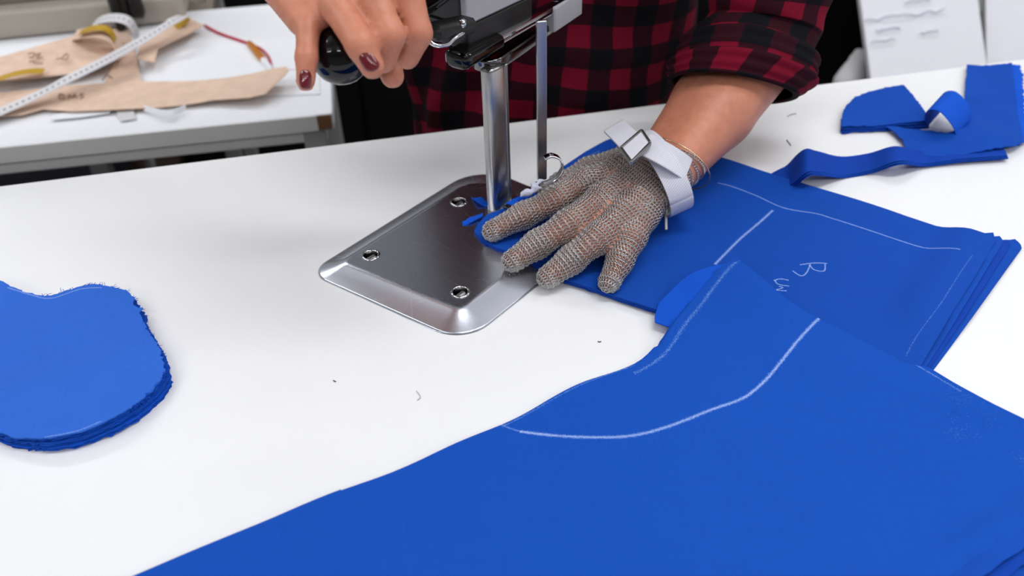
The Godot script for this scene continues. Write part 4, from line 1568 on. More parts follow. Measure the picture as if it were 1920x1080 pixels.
func panel_front():
	var o := thing("cut_cloth", "large blue cloth panel with a curved chalk line, nearest the camera", "fabric", Vector3(0.0812, 0.9000, -0.3749))
	var near := xz(Vector3(0.0462, 0.9000, -0.5933))
	var far := xz(Vector3(0.3080, 0.9000, -0.4687))
	var tip := xz(Vector3(0.1896, 0.9200, -0.5785))
	var ra := xz(Vector3(0.2179, 0.9060, -0.2686))
	var rb := xz(Vector3(0.3389, 0.9060, -0.3337))
	var hgt := func(p: Vector2) -> float:
		var s := -seg_dist(p, near, far)
		var q := clampf((s + 0.07) / 0.045, 0, 1)
		var h := 0.0088 + 0.0050 * q * q * (3 - 2 * q) + 0.011 * exp(-pow(p.distance_to(tip) / 0.06, 2.0))
		h += 0.0011 * sin(p.x * 21.0 + p.y * 33.0) + 0.0006 * sin(p.x * 64.0 - p.y * 25.0) + 0.0007 * sin(p.x * 18.0 - p.y * 70.0 + 2.0 * sin(p.x * 9.0))
		var d := absf(seg_dist(p, ra, rb))
		if d < 0.02:
			var w := d / 0.02
			h += 0.008 * w * (1.0 - w) * 2.0 + 0.0015 * (1.0 - w)
		h += TABLE
		if s > -0.045:
			h = maxf(h, mid_height.call(p) + 0.0055)
		return h
	var pl: Array = flat2([Vector3(-0.2829, 0.9060, -0.2797), Vector3(-0.2335, 0.9060, -0.3084), Vector3(-0.1790, 0.9060, -0.3368), Vector3(-0.1161, 0.9060, -0.3681)])
	pl.append_array(smooth(flat2([Vector3(-0.1159, 0.9070, -0.3673), Vector3(-0.0650, 0.9070, -0.3922), Vector3(-0.0105, 0.9070, -0.4219), Vector3(0.0285, 0.9070, -0.4468), Vector3(0.0530, 0.9070, -0.4616), Vector3(0.0908, 0.9070, -0.4799), Vector3(0.1071, 0.9070, -0.4946)]), 4))
	pl.append_array(smooth(flat2([Vector3(0.1131, 0.9130, -0.4969), Vector3(0.1294, 0.9130, -0.5212), Vector3(0.1515, 0.9130, -0.5494), Vector3(0.1739, 0.9130, -0.5738)]), 4))
	pl.append_array(flat2([Vector3(0.1896, 0.9210, -0.5794), Vector3(0.1947, 0.9210, -0.5725)]))
	pl.append_array(flat2([Vector3(0.2203, 0.9175, -0.5337)]))
	pl.append_array(flat2([Vector3(0.2650, 0.9145, -0.4875), Vector3(0.2884, 0.9145, -0.4635)]))
	pl.append_array(smooth(flat2([Vector3(0.3033, 0.9070, -0.4594), Vector3(0.3195, 0.9070, -0.4389), Vector3(0.3342, 0.9070, -0.4205), Vector3(0.3503, 0.9070, -0.4033), Vector3(0.3694, 0.9070, -0.3801), Vector3(0.3681, 0.9070, -0.3578), Vector3(0.3382, 0.9070, -0.3330)]), 4))
	pl.append_array(flat2([Vector3(0.3098, 0.9060, -0.3182), Vector3(0.2619, 0.9060, -0.2925), Vector3(0.2179, 0.9060, -0.2686), Vector3(0.1545, 0.9060, -0.2584), Vector3(-0.0543, 0.9060, -0.2654), Vector3(-0.2063, 0.9060, -0.2706)]))
	var poly := resample(pl, 0.007)
	var bx := bounds(poly)
	var m := chalked(rgb(16, 76, 175), bx, [
		[[Vector3(-0.0105, 0.9070, -0.4219), Vector3(0.0024, 0.9070, -0.4154), Vector3(0.0263, 0.9070, -0.4100)], 0.0013, 0.35],
		[[Vector3(0.0024, 0.9070, -0.4154), Vector3(0.0263, 0.9070, -0.4100), Vector3(0.0518, 0.9070, -0.4060), Vector3(0.0775, 0.9070, -0.4054), Vector3(0.1044, 0.9070, -0.4126), Vector3(0.1368, 0.9070, -0.4264), Vector3(0.1619, 0.9070, -0.4373), Vector3(0.1812, 0.9070, -0.4537), Vector3(0.2025, 0.9070, -0.4754), Vector3(0.2258, 0.9070, -0.5013), Vector3(0.2406, 0.9070, -0.5164), Vector3(0.2502, 0.9070, -0.5204)], 0.0025, 0.85],
		[[Vector3(0.1916, 0.9140, -0.5841), Vector3(0.1656, 0.9140, -0.5551), Vector3(0.1372, 0.9140, -0.5184), Vector3(0.1135, 0.9140, -0.4867), Vector3(0.0890, 0.9140, -0.4692)], 0.0032, 0.2],
		[[Vector3(0.2486, 0.9100, -0.5170), Vector3(0.2734, 0.9100, -0.4854), Vector3(0.3009, 0.9100, -0.4553), Vector3(0.3169, 0.9100, -0.4350)], 0.0012, 0.3],
		[[Vector3(0.0907, 0.9070, -0.4787), Vector3(0.0528, 0.9070, -0.4600), Vector3(-0.0105, 0.9070, -0.4199)], 0.0012, 0.2]],
		[[Vector3(0.3145, 0.9070, -0.4317), 0.006, 150, 0.6], [Vector3(0.3038, 0.9070, -0.4018), 0.007, 170, 0.6], [Vector3(0.3261, 0.9070, -0.4107), 0.006, 90, 0.5], [Vector3(0.3330, 0.9070, -0.3748), 0.005, 120, 0.7], [Vector3(0.0158, 0.9070, -0.4239), 0.018, 240, 0.35], [Vector3(0.2055, 0.9070, -0.4158), 0.01, 60, 0.3], [Vector3(0.1525, 0.9070, -0.4662), 0.05, 200, 0.25], [Vector3(-0.0737, 0.9060, -0.3630), 0.02, 90, 0.25]])
	var s := part(o, "cloth_layer", sheet(poly, hgt, 0.0011, 0.0085, bx), m)
	tag(s, "top layer with a curved white chalk line")
	for k in 4:
		var p2 := PackedVector2Array()
		for p in poly:
			var d := absf(seg_dist(p, ra, rb))
			var out := Vector2(0.55, 0.83) * 0.007 * (k + 1) if d < 0.012 else Vector2.ZERO
			var away := (p - tip).normalized() * 0.012 if p.distance_to(tip) < 0.17 else Vector2.ZERO
			p2.append(p + out + away)
		p2 = ragged(p2, 0.0004, 300 + k)
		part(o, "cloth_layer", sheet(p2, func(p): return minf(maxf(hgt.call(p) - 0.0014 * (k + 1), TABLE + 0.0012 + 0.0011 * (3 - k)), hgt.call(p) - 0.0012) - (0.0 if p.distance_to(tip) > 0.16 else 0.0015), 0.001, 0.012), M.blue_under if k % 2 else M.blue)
	# the lower ply that shows beside the tip, lifted along its far edge
	var fl := smooth(flat2([Vector3(0.1130, 0.9100, -0.5248), Vector3(0.1136, 0.9100, -0.5320), Vector3(0.1192, 0.9100, -0.5465)]), 2)
	fl.append_array(smooth(flat2([Vector3(0.1316, 0.9190, -0.5583), Vector3(0.1459, 0.9190, -0.5704), Vector3(0.1653, 0.9190, -0.5788), Vector3(0.1926, 0.9190, -0.5856)]), 3))
	fl.append_array(flat2([Vector3(0.1954, 0.9160, -0.5783), Vector3(0.1915, 0.9160, -0.5748), Vector3(0.1649, 0.9160, -0.5423)]))
	fl.append_array(flat2([Vector3(0.1420, 0.9090, -0.5188), Vector3(0.1257, 0.9090, -0.5170)]))
	var ca := xz(Vector3(0.1192, 0.9090, -0.5212))
	var cb := xz(Vector3(0.1653, 0.9190, -0.5788))
	part(o, "lifted_ply", sheet(resample(fl, 0.004), func(p):
		var w: float = clampf((p - ca).dot((cb - ca).normalized()) / ca.distance_to(cb), 0, 1)
		return minf(TABLE + lerpf(0.0085, 0.0205, w * w * (3 - 2 * w)), hgt.call(p) - 0.0013) if Geometry2D.is_point_in_polygon(p, poly) else TABLE + lerpf(0.0085, 0.0205, w * w * (3 - 2 * w)), 0.0011, 0.005), M.blue_bright)

func scraps_right():
	# half-round offcuts
	var o := thing("cloth_scrap", "half-round blue cloth offcuts in a flat pile near the far table edge", "fabric", Vector3(0.4233, 0.9000, -0.8794))
	var pl := smooth(flat2([Vector3(0.3578, 0.9080, -0.8338), Vector3(0.3693, 0.9080, -0.8649), Vector3(0.3843, 0.9080, -0.8896), Vector3(0.4020, 0.9080, -0.9070), Vector3(0.4291, 0.9080, -0.9187), Vector3(0.4594, 0.9080, -0.9276)]), 4)
	pl.append_array(flat2([Vector3(0.4595, 0.9080, -0.8923), Vector3(0.4583, 0.9080, -0.8539), Vector3(0.4548, 0.9080, -0.8406), Vector3(0.4295, 0.9080, -0.8375), Vector3(0.3942, 0.9080, -0.8350), Vector3(0.3714, 0.9080, -0.8353)]))
	for k in 4:
		var poly := ragged(resample(pl, 0.004), 0.0005, 400 + k)
		var p2 := PackedVector2Array()
		for p in poly:
			p2.append(p + Vector2(0.0012 * (k % 2), 0.0008 * k))
		part(o, "cloth_piece", sheet(p2, func(p): return TABLE + 0.0085 - 0.0021 * k + 0.0008 * sin(p.x * 60.0 + k), 0.0011, 0.008), M.blue if k == 0 else M.blue_under)
	# angled strip
	o = thing("cloth_scrap", "broad blue cloth strip with frayed end lying at an angle in the far right corner", "fabric", Vector3(0.5229, 0.9000, -0.8355))
	pl = flat2([Vector3(0.5564, 0.9050, -0.9810), Vector3(0.5781, 0.9050, -0.9763), Vector3(0.6113, 0.9050, -0.9830), Vector3(0.5700, 0.9050, -0.8854), Vector3(0.5395, 0.9050, -0.8076)])
	pl.append_array(smooth(flat2([Vector3(0.5303, 0.9080, -0.7880), Vector3(0.5172, 0.9080, -0.7799), Vector3(0.4869, 0.9080, -0.7731), Vector3(0.4415, 0.9080, -0.7684), Vector3(0.4080, 0.9080, -0.7770)]), 3))
	pl.append_array(flat2([Vector3(0.4137, 0.9060, -0.8058), Vector3(0.4115, 0.9060, -0.8245), Vector3(0.4039, 0.9060, -0.8417), Vector3(0.4270, 0.9060, -0.8294), Vector3(0.4493, 0.9060, -0.8209)]))
	pl.append_array(smooth(flat2([Vector3(0.4585, 0.9100, -0.8048), Vector3(0.4740, 0.9100, -0.8084), Vector3(0.4889, 0.9100, -0.8238), Vector3(0.4978, 0.9100, -0.8486), Vector3(0.5271, 0.9100, -0.9186)]), 3))
	var hq := xz(Vector3(0.4967, 0.9080, -0.8014))
	var hl := xz(Vector3(0.4650, 0.9080, -0.7989))
	var hh := func(p: Vector2) -> float: return TABLE + 0.0062 + 0.010 * exp(-pow(p.distance_to(hq) / 0.03, 2.0)) + 0.006 * exp(-pow(p.distance_to(hl) / 0.02, 2.0))
	part(o, "cloth_layer", sheet(ragged(resample(pl, 0.004), 0.0004, 410), hh, 0.0011, 0.006), M.blue)
	pl = flat2([Vector3(0.5613, 0.9040, -0.9813), Vector3(0.6132, 0.9040, -0.9820), Vector3(0.6199, 0.9040, -0.9800), Vector3(0.6113, 0.9040, -0.9538), Vector3(0.5721, 0.9040, -0.8679), Vector3(0.5414, 0.9040, -0.7978), Vector3(0.5239, 0.9040, -0.7855), Vector3(0.4964, 0.9040, -0.7795), Vector3(0.5073, 0.9040, -0.8291)])
	part(o, "cloth_layer", sheet(ragged(resample(pl, 0.003), 0.0010, 411), func(p): return hh.call(p) - 0.0022, 0.0011, 0.008), M.blue_bright)
	# curled end
	o = thing("cloth_scrap", "short blue cloth curl arched between the half-round offcuts and the broad strip", "fabric", Vector3(0.4854, 0.9000, -0.8563))
	var path := smooth([Vector3(0.4668, 0.9040, -0.8536), Vector3(0.4584, 0.9180, -0.8481), Vector3(0.4582, 0.9300, -0.8429), Vector3(0.4644, 0.9340, -0.8344), Vector3(0.4724, 0.9280, -0.8238), Vector3(0.4793, 0.9180, -0.8188), Vector3(0.4775, 0.9100, -0.8128), Vector3(0.4663, 0.9095, -0.8029)], 5)
	var sd := []
	for i in path.size():
		sd.append((Vector3(0.5063, 0.9000, -0.8999) - Vector3(0.4795, 0.9000, -0.8680)) * (0.5 + 0.16 * sin(PI * i / path.size())))
	part(o, "cloth_layer", ribbon(path, sd, 0.0012), M.blue_bright)
	# rippled strip
	o = thing("cloth_scrap", "long narrow rippled blue cloth strip running out from under the chalked panel", "fabric", Vector3(0.3795, 0.9000, -0.7711))
	for k in 3:
		var q := []
		var sides := []
		var pts := [Vector3(0.2571, 0.8970, -0.7370), Vector3(0.2777, 0.9010, -0.7454), Vector3(0.2886, 0.9220, -0.7370), Vector3(0.3039, 0.9170, -0.7436), Vector3(0.3367, 0.9010, -0.7604), Vector3(0.3654, 0.9030, -0.7636), Vector3(0.3863, 0.9160, -0.7558), Vector3(0.4203, 0.9030, -0.7687), Vector3(0.4604, 0.9040, -0.7720), Vector3(0.5057, 0.9040, -0.7735)]
		for p in pts:
			q.append(p + Vector3(0.001 * k, -0.0013 * k * (1.0 + 30.0 * (p.y - 0.904)) + 0.003, 0.001 * k))
		q = smooth(q, 6)
		for i in q.size():
			var w := float(i) / (q.size() - 1)
			sides.append((Vector3(0.3580, 0.9000, -0.7886) - Vector3(0.3476, 0.9000, -0.7469)) * lerpf(0.62, 0.2, w) * clampf(0.45 + w * 3.4, 0, 1) * (1.0 - 0.03 * k))
			q[i].y = maxf(q[i].y, TABLE + 0.0006 + 0.0011 * (2 - k))
		part(o, "cloth_layer", ribbon(q, sides, 0.0011), M.blue_under if k != 1 else M.blue)

func scraps_small():
	var list := [
		[[Vector3(-0.0361, 0.9125, -0.7112), Vector3(-0.0279, 0.9125, -0.7088), Vector3(-0.0192, 0.9125, -0.7008), Vector3(-0.0207, 0.9125, -0.6935), Vector3(-0.0303, 0.9125, -0.6996)], "tiny blue cloth snip beside the far roller opening of the base plate", 0.0128],
		[[Vector3(-0.0443, 0.9120, -0.6697), Vector3(-0.0356, 0.9120, -0.6798), Vector3(-0.0252, 0.9120, -0.6837), Vector3(-0.0246, 0.9120, -0.6765), Vector3(-0.0354, 0.9120, -0.6692), Vector3(-0.0422, 0.9120, -0.6652)], "tiny blue cloth snip left of the cutter standard", 0.012],
		[[Vector3(-0.0035, 0.9195, -0.6827), Vector3(0.0101, 0.9195, -0.6947), Vector3(0.0246, 0.9195, -0.7051), Vector3(0.0268, 0.9195, -0.6965), Vector3(0.0149, 0.9195, -0.6862), Vector3(0.0033, 0.9195, -0.6788)], "small blue cloth snip on top of the presser foot", 0.0215]]
	for e in list:
		var o := thing("cloth_snip", e[1], "fabric", e[0][0])
		var y: float = TABLE + e[2]
		part(o, "cloth", sheet(ragged(resample(flat2(e[0]), 0.002), 0.0004, 77), func(p): return y + 0.0012 * sin(p.x * 300.0 + p.y * 200.0), 0.0008, 0.002), M.blue_bright)
	var v := PackedVector3Array()
	var t := PackedInt32Array()
	var c := PackedColorArray()
	var bones := []
	var r := RandomNumberGenerator.new()
	r.seed = 12
	var ps := [Vector3(0.0293, 0.9300, -0.7069), Vector3(0.0238, 0.9310, -0.6962), Vector3(0.0176, 0.9300, -0.6888), Vector3(0.0146, 0.9290, -0.6869)]
	for i in 3:
		for k in 5:
			var p: Vector3 = ps[i].lerp(ps[i + 1], r.randf()) + Vector3(r.randfn(0, 0.0016), r.randfn(0, 0.001), r.randfn(0, 0.0016))
			bones.append([p, p + Vector3(r.randfn(0, 0.002), r.randfn(0, 0.001), r.randfn(0, 0.002)), r.randf_range(0.0012, 0.0024), 0.001])
	body_mesh(bones, 0.0009, 900.0, func(_p): return Color.WHITE, v, t, c)
	var l := part(self, "lint_tuft", mk(v, t), M.lint)
	tag(l, "white tuft of lint caught on the presser foot", "lint")
	# loose threads and specks on the table
	var th := [
		[[Vector3(-0.0736, 0.9006, -0.4642), Vector3(-0.0718, 0.9006, -0.4613), Vector3(-0.0704, 0.9006, -0.4574), Vector3(-0.0722, 0.9006, -0.4547)], "short pale curled thread on the bare table before the base plate", rgb(196, 196, 190)],
		[[Vector3(0.3121, 0.9006, -0.8743), Vector3(0.3175, 0.9006, -0.8790), Vector3(0.3240, 0.9006, -0.8811)], "fine grey thread on the table right of the sleeve", rgb(130, 130, 124)],
		[[Vector3(0.2979, 0.9006, -0.8230), Vector3(0.2986, 0.9006, -0.8172), Vector3(0.2990, 0.9006, -0.8103)], "short dark thread on the table beside the forearm", rgb(90, 90, 88)],
		[[Vector3(-0.1376, 0.9006, -0.4783), Vector3(-0.1363, 0.9006, -0.4771), Vector3(-0.1355, 0.9006, -0.4771)], "dark speck of thread on the bare table left of the front panel", rgb(60, 60, 64)],
		[[Vector3(0.0664, 0.9006, -0.5128), Vector3(0.0676, 0.9006, -0.5121), Vector3(0.0689, 0.9006, -0.5127)], "dark speck of thread between base plate and front panel", rgb(70, 70, 70)]]
	for e in th:
		var p := part(self, "loose_thread", tube(smooth(e[0], 4), 0.0004, 5), mat(e[2], 0.9))
		tag(p, e[1], "thread")

# ==================================================================== behind the tailor
func writing(parent: Node3D, strokes: Array, r: float, m: Material):
	for s in strokes:
		part(parent, "handwriting", tube(smooth(s, 4), r, 5), m)

func paper_piece(called: String, label: String, pts: Array, hf: Callable, m: Material, grid := 0.012) -> Node3D:
	var o := thing(called, label, "paper", pts[0])
	part(o, "sheet", sheet(resample(flat2(pts), 0.008), hf, 0.0012, grid), m)
	return o

func tape_tex() -> ImageTexture:
	var im := Image.create(256, 64, false, Image.FORMAT_RGB8)
	im.fill(rgb(222, 220, 222))
	for x in range(0, 256, 32):
		im.fill_rect(Rect2i(x, 0, 14, 6), rgb(96, 94, 102))
		im.fill_rect(Rect2i(x, 58, 14, 6), rgb(96, 94, 102))
		for q in range(0, 32, 8):
			im.fill_rect(Rect2i(x + q, 33, 3, 9), rgb(160, 158, 164))
	return ImageTexture.create_from_image(im)

func background():
	var fy := TABLE - 0.1
	# ---------------------------------------------------------------- side table
	var fl := Vector3(-0.6803, 0.8000, -1.0492)
	var fr := Vector3(-0.2440, 0.8000, -1.1166)
	var d := (fr - fl).normalized()
	var n := d.cross(Vector3.UP).normalized()
	if n.z > 0:
		n = -n
	var mid := fr - d * 0.85 + n * 0.225
	var o := thing("side_table", "white-topped side table with grey edge holding paper patterns", "table", Vector3(mid.x, 0, mid.z))
	var top := Vector3(0, -0.0125, 0)
	part(o, "tabletop", bar(fr - d * 1.7 + n * 0.225 + top, fr + n * 0.225 + top, Vector3.UP, 0.0125, 0.225, 0.0015), M.paper)
	part(o, "edge_band", bar(fr - d * 1.69 - n * 0.001 + top, fr - d * 0.022 - n * 0.001 + top, Vector3.UP, 0.0118, 0.0012, 0.0004), M.edge)
	part(o, "chipped_corner", bar(fr - d * 0.022 - n * 0.0005 + top, fr - d * 0.003 - n * 0.0005 + top, Vector3.UP, 0.0105, 0.0014, 0.0004), M.chip)
	part(o, "rail", bar(fr - d * 1.66 + n * 0.02 - Vector3(0, 0.0365, 0), fr - d * 0.012 + n * 0.02 - Vector3(0, 0.0365, 0), Vector3.UP, 0.009, 0.014, 0.002), M.edge)
	for q in [[0.03, 0.02], [0.03, 0.42], [0.47, 0.42], [1.64, 0.02], [1.64, 0.42]]:
		var f: Vector3 = fr - d * q[0] + n * q[1]
		part(o, "leg", bar(Vector3(f.x, 0, f.z), Vector3(f.x, fy - 0.026, f.z), d, 0.016, 0.016, 0.002), M.metal_leg)
	# ---------------------------------------------------------------- paper on it
	paper_piece("paper_sheet", "plain white paper sheet lying under the brown patterns", [Vector3(-0.5292, 0.8020, -1.4233), Vector3(-0.4279, 0.8020, -1.4857), Vector3(-0.3390, 0.8020, -1.4783), Vector3(-0.2872, 0.8020, -1.2783), Vector3(-0.2697, 0.8020, -1.1742), Vector3(-0.4089, 0.8020, -1.1736), Vector3(-0.4575, 0.8020, -1.1702)], func(p): return fy + 0.0018, M.paper, 0.03)
	var lift := xz(Vector3(-0.3166, 0.8100, -1.2067))
	var a := paper_piece("paper_pattern", "long brown paper pattern strip with a pointed end near the side table edge", [Vector3(-0.7939, 0.8080, -1.1745), Vector3(-0.7427, 0.8080, -1.1985), Vector3(-0.6632, 0.8080, -1.2160), Vector3(-0.5446, 0.8080, -1.2219), Vector3(-0.4343, 0.8080, -1.2194), Vector3(-0.3691, 0.8080, -1.2111), Vector3(-0.3223, 0.8080, -1.2186), Vector3(-0.3163, 0.8080, -1.2073), Vector3(-0.3194, 0.8080, -1.1897), Vector3(-0.3404, 0.8080, -1.1466), Vector3(-0.3620, 0.8080, -1.1414), Vector3(-0.4168, 0.8080, -1.1485), Vector3(-0.4893, 0.8080, -1.1370), Vector3(-0.5626, 0.8080, -1.1305), Vector3(-0.6114, 0.8080, -1.1306), Vector3(-0.6579, 0.8080, -1.1435), Vector3(-0.6814, 0.8080, -1.1273), Vector3(-0.7665, 0.8080, -1.1170)], func(p): return fy + 0.008 + 0.018 * exp(-pow(p.distance_to(lift) / 0.08, 2.0)) + 0.001 * sin(p.x * 30.0), M.kraft)
	writing(a, [[Vector3(-0.6416, 0.8095, -1.1814), Vector3(-0.6493, 0.8095, -1.1854), Vector3(-0.6447, 0.8095, -1.1714), Vector3(-0.6369, 0.8095, -1.1691), Vector3(-0.6388, 0.8095, -1.1761)], [Vector3(-0.6306, 0.8095, -1.1687), Vector3(-0.6343, 0.8095, -1.1826), Vector3(-0.6255, 0.8095, -1.1717), Vector3(-0.6270, 0.8095, -1.1839), Vector3(-0.6186, 0.8095, -1.1696)], [Vector3(-0.6141, 0.8095, -1.1847), Vector3(-0.6184, 0.8095, -1.1815), Vector3(-0.6110, 0.8095, -1.1741), Vector3(-0.6132, 0.8095, -1.1675)]], 0.0009, M.ink)
	a = paper_piece("paper_pattern", "brown paper pattern piece standing across the strip under the white tape", [Vector3(-0.6590, 0.8150, -1.3974), Vector3(-0.6600, 0.8150, -1.4337), Vector3(-0.6328, 0.8150, -1.4408), Vector3(-0.5906, 0.8150, -1.3424), Vector3(-0.5368, 0.8150, -1.2083), Vector3(-0.5327, 0.8150, -1.1902), Vector3(-0.5925, 0.8150, -1.1857), Vector3(-0.6040, 0.8150, -1.2575), Vector3(-0.6110, 0.8150, -1.3171)], func(p): return fy + 0.0062, M.kraft)
	writing(a, [[Vector3(-0.6042, 0.8075, -1.2327), Vector3(-0.6048, 0.8075, -1.2532), Vector3(-0.6070, 0.8075, -1.2762)], [Vector3(-0.6058, 0.8075, -1.2514), Vector3(-0.5995, 0.8075, -1.2472), Vector3(-0.5920, 0.8075, -1.2392)]], 0.0011, M.ink)
	a = paper_piece("paper_pattern", "brown curled paper pattern piece with handwriting at the left", [Vector3(-0.8244, 0.8220, -1.2508), Vector3(-0.7781, 0.8220, -1.2917), Vector3(-0.7381, 0.8220, -1.3352), Vector3(-0.6961, 0.8220, -1.3810), Vector3(-0.6597, 0.8220, -1.3759), Vector3(-0.6288, 0.8220, -1.3562), Vector3(-0.6048, 0.8220, -1.3126), Vector3(-0.6029, 0.8220, -1.2726), Vector3(-0.6352, 0.8220, -1.2388), Vector3(-0.6933, 0.8220, -1.2245), Vector3(-0.7430, 0.8220, -1.2118), Vector3(-0.8010, 0.8220, -1.2017)], func(p): return fy + 0.022 + 0.004 * sin(p.x * 14.0 + 1.0), M.kraft)
	writing(a, [[Vector3(-0.7339, 0.8270, -1.2927), Vector3(-0.7254, 0.8270, -1.2961), Vector3(-0.7204, 0.8270, -1.2799), Vector3(-0.7255, 0.8270, -1.2783)], [Vector3(-0.7195, 0.8270, -1.2857), Vector3(-0.7144, 0.8270, -1.2933), Vector3(-0.7128, 0.8270, -1.2773), Vector3(-0.7053, 0.8270, -1.2787)], [Vector3(-0.7197, 0.8270, -1.2623), Vector3(-0.7113, 0.8270, -1.2656)], [Vector3(-0.7114, 0.8270, -1.2579), Vector3(-0.6957, 0.8270, -1.2548)], [Vector3(-0.6811, 0.8270, -1.2710), Vector3(-0.6735, 0.8270, -1.2724), Vector3(-0.6730, 0.8270, -1.2881), Vector3(-0.6658, 0.8270, -1.2777), Vector3(-0.6662, 0.8270, -1.2661), Vector3(-0.6727, 0.8270, -1.2704)]], 0.0011, M.ink)
	var curl := smooth([Vector3(-0.6936, 0.8220, -1.3743), Vector3(-0.6591, 0.8380, -1.3411), Vector3(-0.6269, 0.8480, -1.3183), Vector3(-0.6077, 0.8440, -1.3140), Vector3(-0.5998, 0.8320, -1.3091), Vector3(-0.5929, 0.8200, -1.2921)], 5)
	var cs := []
	for p in curl:
		cs.append(n * 0.022)
	tag(part(a, "curled_edge", ribbon(curl, cs, 0.0014), M.kraft), "curled up edge of the pattern")
	paper_piece("paper_pattern", "small brown paper pattern piece behind the tape, pointing at the red cord", [Vector3(-0.5649, 0.8160, -1.2833), Vector3(-0.5338, 0.8160, -1.2673), Vector3(-0.5443, 0.8160, -1.3219), Vector3(-0.5141, 0.8160, -1.3746), Vector3(-0.4970, 0.8160, -1.4157), Vector3(-0.5350, 0.8160, -1.4513), Vector3(-0.5638, 0.8160, -1.3962), Vector3(-0.5791, 0.8160, -1.3391)], func(p): return fy + 0.014 + 0.004 * sin(p.x * 20.0), M.kraft)
	# ---------------------------------------------------------------- measuring tape
	o = thing("measuring_tape", "white measuring tape with small figures lying across the brown patterns", "tape", Vector3(-0.6395, 0.8250, -1.2105))
	var tw := mat(Color.WHITE, 0.6)
	tw.albedo_texture = tape_tex()
	var path := smooth([Vector3(-0.7243, 0.8120, -1.1097), Vector3(-0.6728, 0.8200, -1.1537), Vector3(-0.6261, 0.8340, -1.1831), Vector3(-0.5892, 0.8380, -1.2354), Vector3(-0.5680, 0.8340, -1.3019), Vector3(-0.5390, 0.8420, -1.3366), Vector3(-0.5194, 0.8500, -1.3519), Vector3(-0.5146, 0.8440, -1.3869)], 6)
	var sd := []
	for i in path.size():
		var q: Vector3 = path[mini(i + 1, path.size() - 1)] - path[maxi(i - 1, 0)]
		sd.append(Vector3.UP.cross(q).normalized() * 0.0125)
	part(o, "printed_side", ribbon(path, sd, 0.0008, Vector2(14, 40)), tw)
	path = smooth([Vector3(-0.5150, 0.8430, -1.3873), Vector3(-0.5195, 0.8300, -1.4142), Vector3(-0.5324, 0.8200, -1.4131), Vector3(-0.5476, 0.8160, -1.3949)], 5)
	sd = []
	for p in path:
		sd.append((Vector3(-0.5301, 0.8400, -1.4077) - Vector3(-0.5029, 0.8400, -1.3715)).normalized() * 0.0105)
	part(o, "yellow_side", ribbon(path, sd, 0.0008), M.yellow)
	path = smooth([Vector3(-0.7523, 0.8280, -1.1856), Vector3(-0.7251, 0.8310, -1.2056), Vector3(-0.7046, 0.8300, -1.2208), Vector3(-0.6845, 0.8260, -1.2299)], 5)
	sd = []
	for p in path:
		sd.append(n * 0.009)
	part(o, "yellow_side", ribbon(path, sd, 0.0008), M.yellow)
	path = smooth([Vector3(-0.6652, 0.8400, -1.3367), Vector3(-0.6385, 0.8540, -1.3171), Vector3(-0.6161, 0.8570, -1.3120), Vector3(-0.6050, 0.8500, -1.3117), Vector3(-0.6006, 0.8380, -1.3072)], 5)
	sd = []
	for p in path:
		sd.append(n * 0.0105)
	part(o, "yellow_side", ribbon(path, sd, 0.0008), M.yellow)
	path = smooth([Vector3(-0.6807, 0.8200, -1.4137), Vector3(-0.6531, 0.8400, -1.3883), Vector3(-0.6219, 0.8500, -1.3714), Vector3(-0.5978, 0.8480, -1.3634), Vector3(-0.5898, 0.8340, -1.3627), Vector3(-0.5966, 0.8100, -1.3782)], 5)
	sd = []
	for p in path:
		sd.append(n * 0.018)
	part(o, "printed_side", ribbon(path, sd, 0.0008, Vector2(14, 40)), tw)
	# ---------------------------------------------------------------- cord, stick, odds and ends
	o = thing("red_cord", "red cord with a thin end running past the amber stick", "cord", Vector3(-0.4539, 0.8020, -1.3994))
	part(o, "cord", tube(smooth([Vector3(-0.5054, 0.8040, -1.4441), Vector3(-0.4759, 0.8040, -1.4119), Vector3(-0.4431, 0.8040, -1.3849), Vector3(-0.4116, 0.8040, -1.3608)], 5), 0.0024, 8), M.red)
	part(o, "cord_loop", tube(smooth([Vector3(-0.4055, 0.8040, -1.3561), Vector3(-0.3880, 0.8040, -1.3379), Vector3(-0.3726, 0.8040, -1.3120), Vector3(-0.3612, 0.8040, -1.2793), Vector3(-0.3597, 0.8040, -1.2638)], 5), 0.0018, 8), M.red)
	part(o, "thin_thread", tube(smooth([Vector3(-0.3601, 0.8015, -1.2712), Vector3(-0.3489, 0.8015, -1.2646), Vector3(-0.3279, 0.8015, -1.2612), Vector3(-0.3031, 0.8015, -1.2594)], 5), 0.0008, 6), mat(rgb(206, 110, 140), 0.8))
	o = thing("marking_stick", "amber coloured stick with a white tip on the side table", "tool", Vector3(-0.3845, 0.8040, -1.3129))
	var s0 := Vector3(-0.4127, 0.8050, -1.3628)
	var s1 := Vector3(-0.3557, 0.8040, -1.2558)
	var sl := s0.distance_to(s1)
	part(o, "stick", lathe(s0, s1 - s0, [[0.0, 0.0], [0.0, 0.004], [sl * 0.1, 0.0056], [sl * 0.62, 0.0062], [sl * 0.66, 0.0052]], 14), M.amber)
	part(o, "tip", lathe(s0, s1 - s0, [[sl * 0.66, 0.0], [sl * 0.66, 0.0054], [sl * 0.92, 0.0048], [sl, 0.0]], 14), M.paper)
	paper_piece("paper_strip", "thin white paper strip poking out below the long brown pattern", [Vector3(-0.6358, 0.8040, -1.1144), Vector3(-0.6399, 0.8040, -1.1306), Vector3(-0.5970, 0.8040, -1.1391), Vector3(-0.5631, 0.8040, -1.1417), Vector3(-0.5591, 0.8040, -1.1300), Vector3(-0.5975, 0.8040, -1.1198)], func(p): return fy + 0.0045, M.paper)
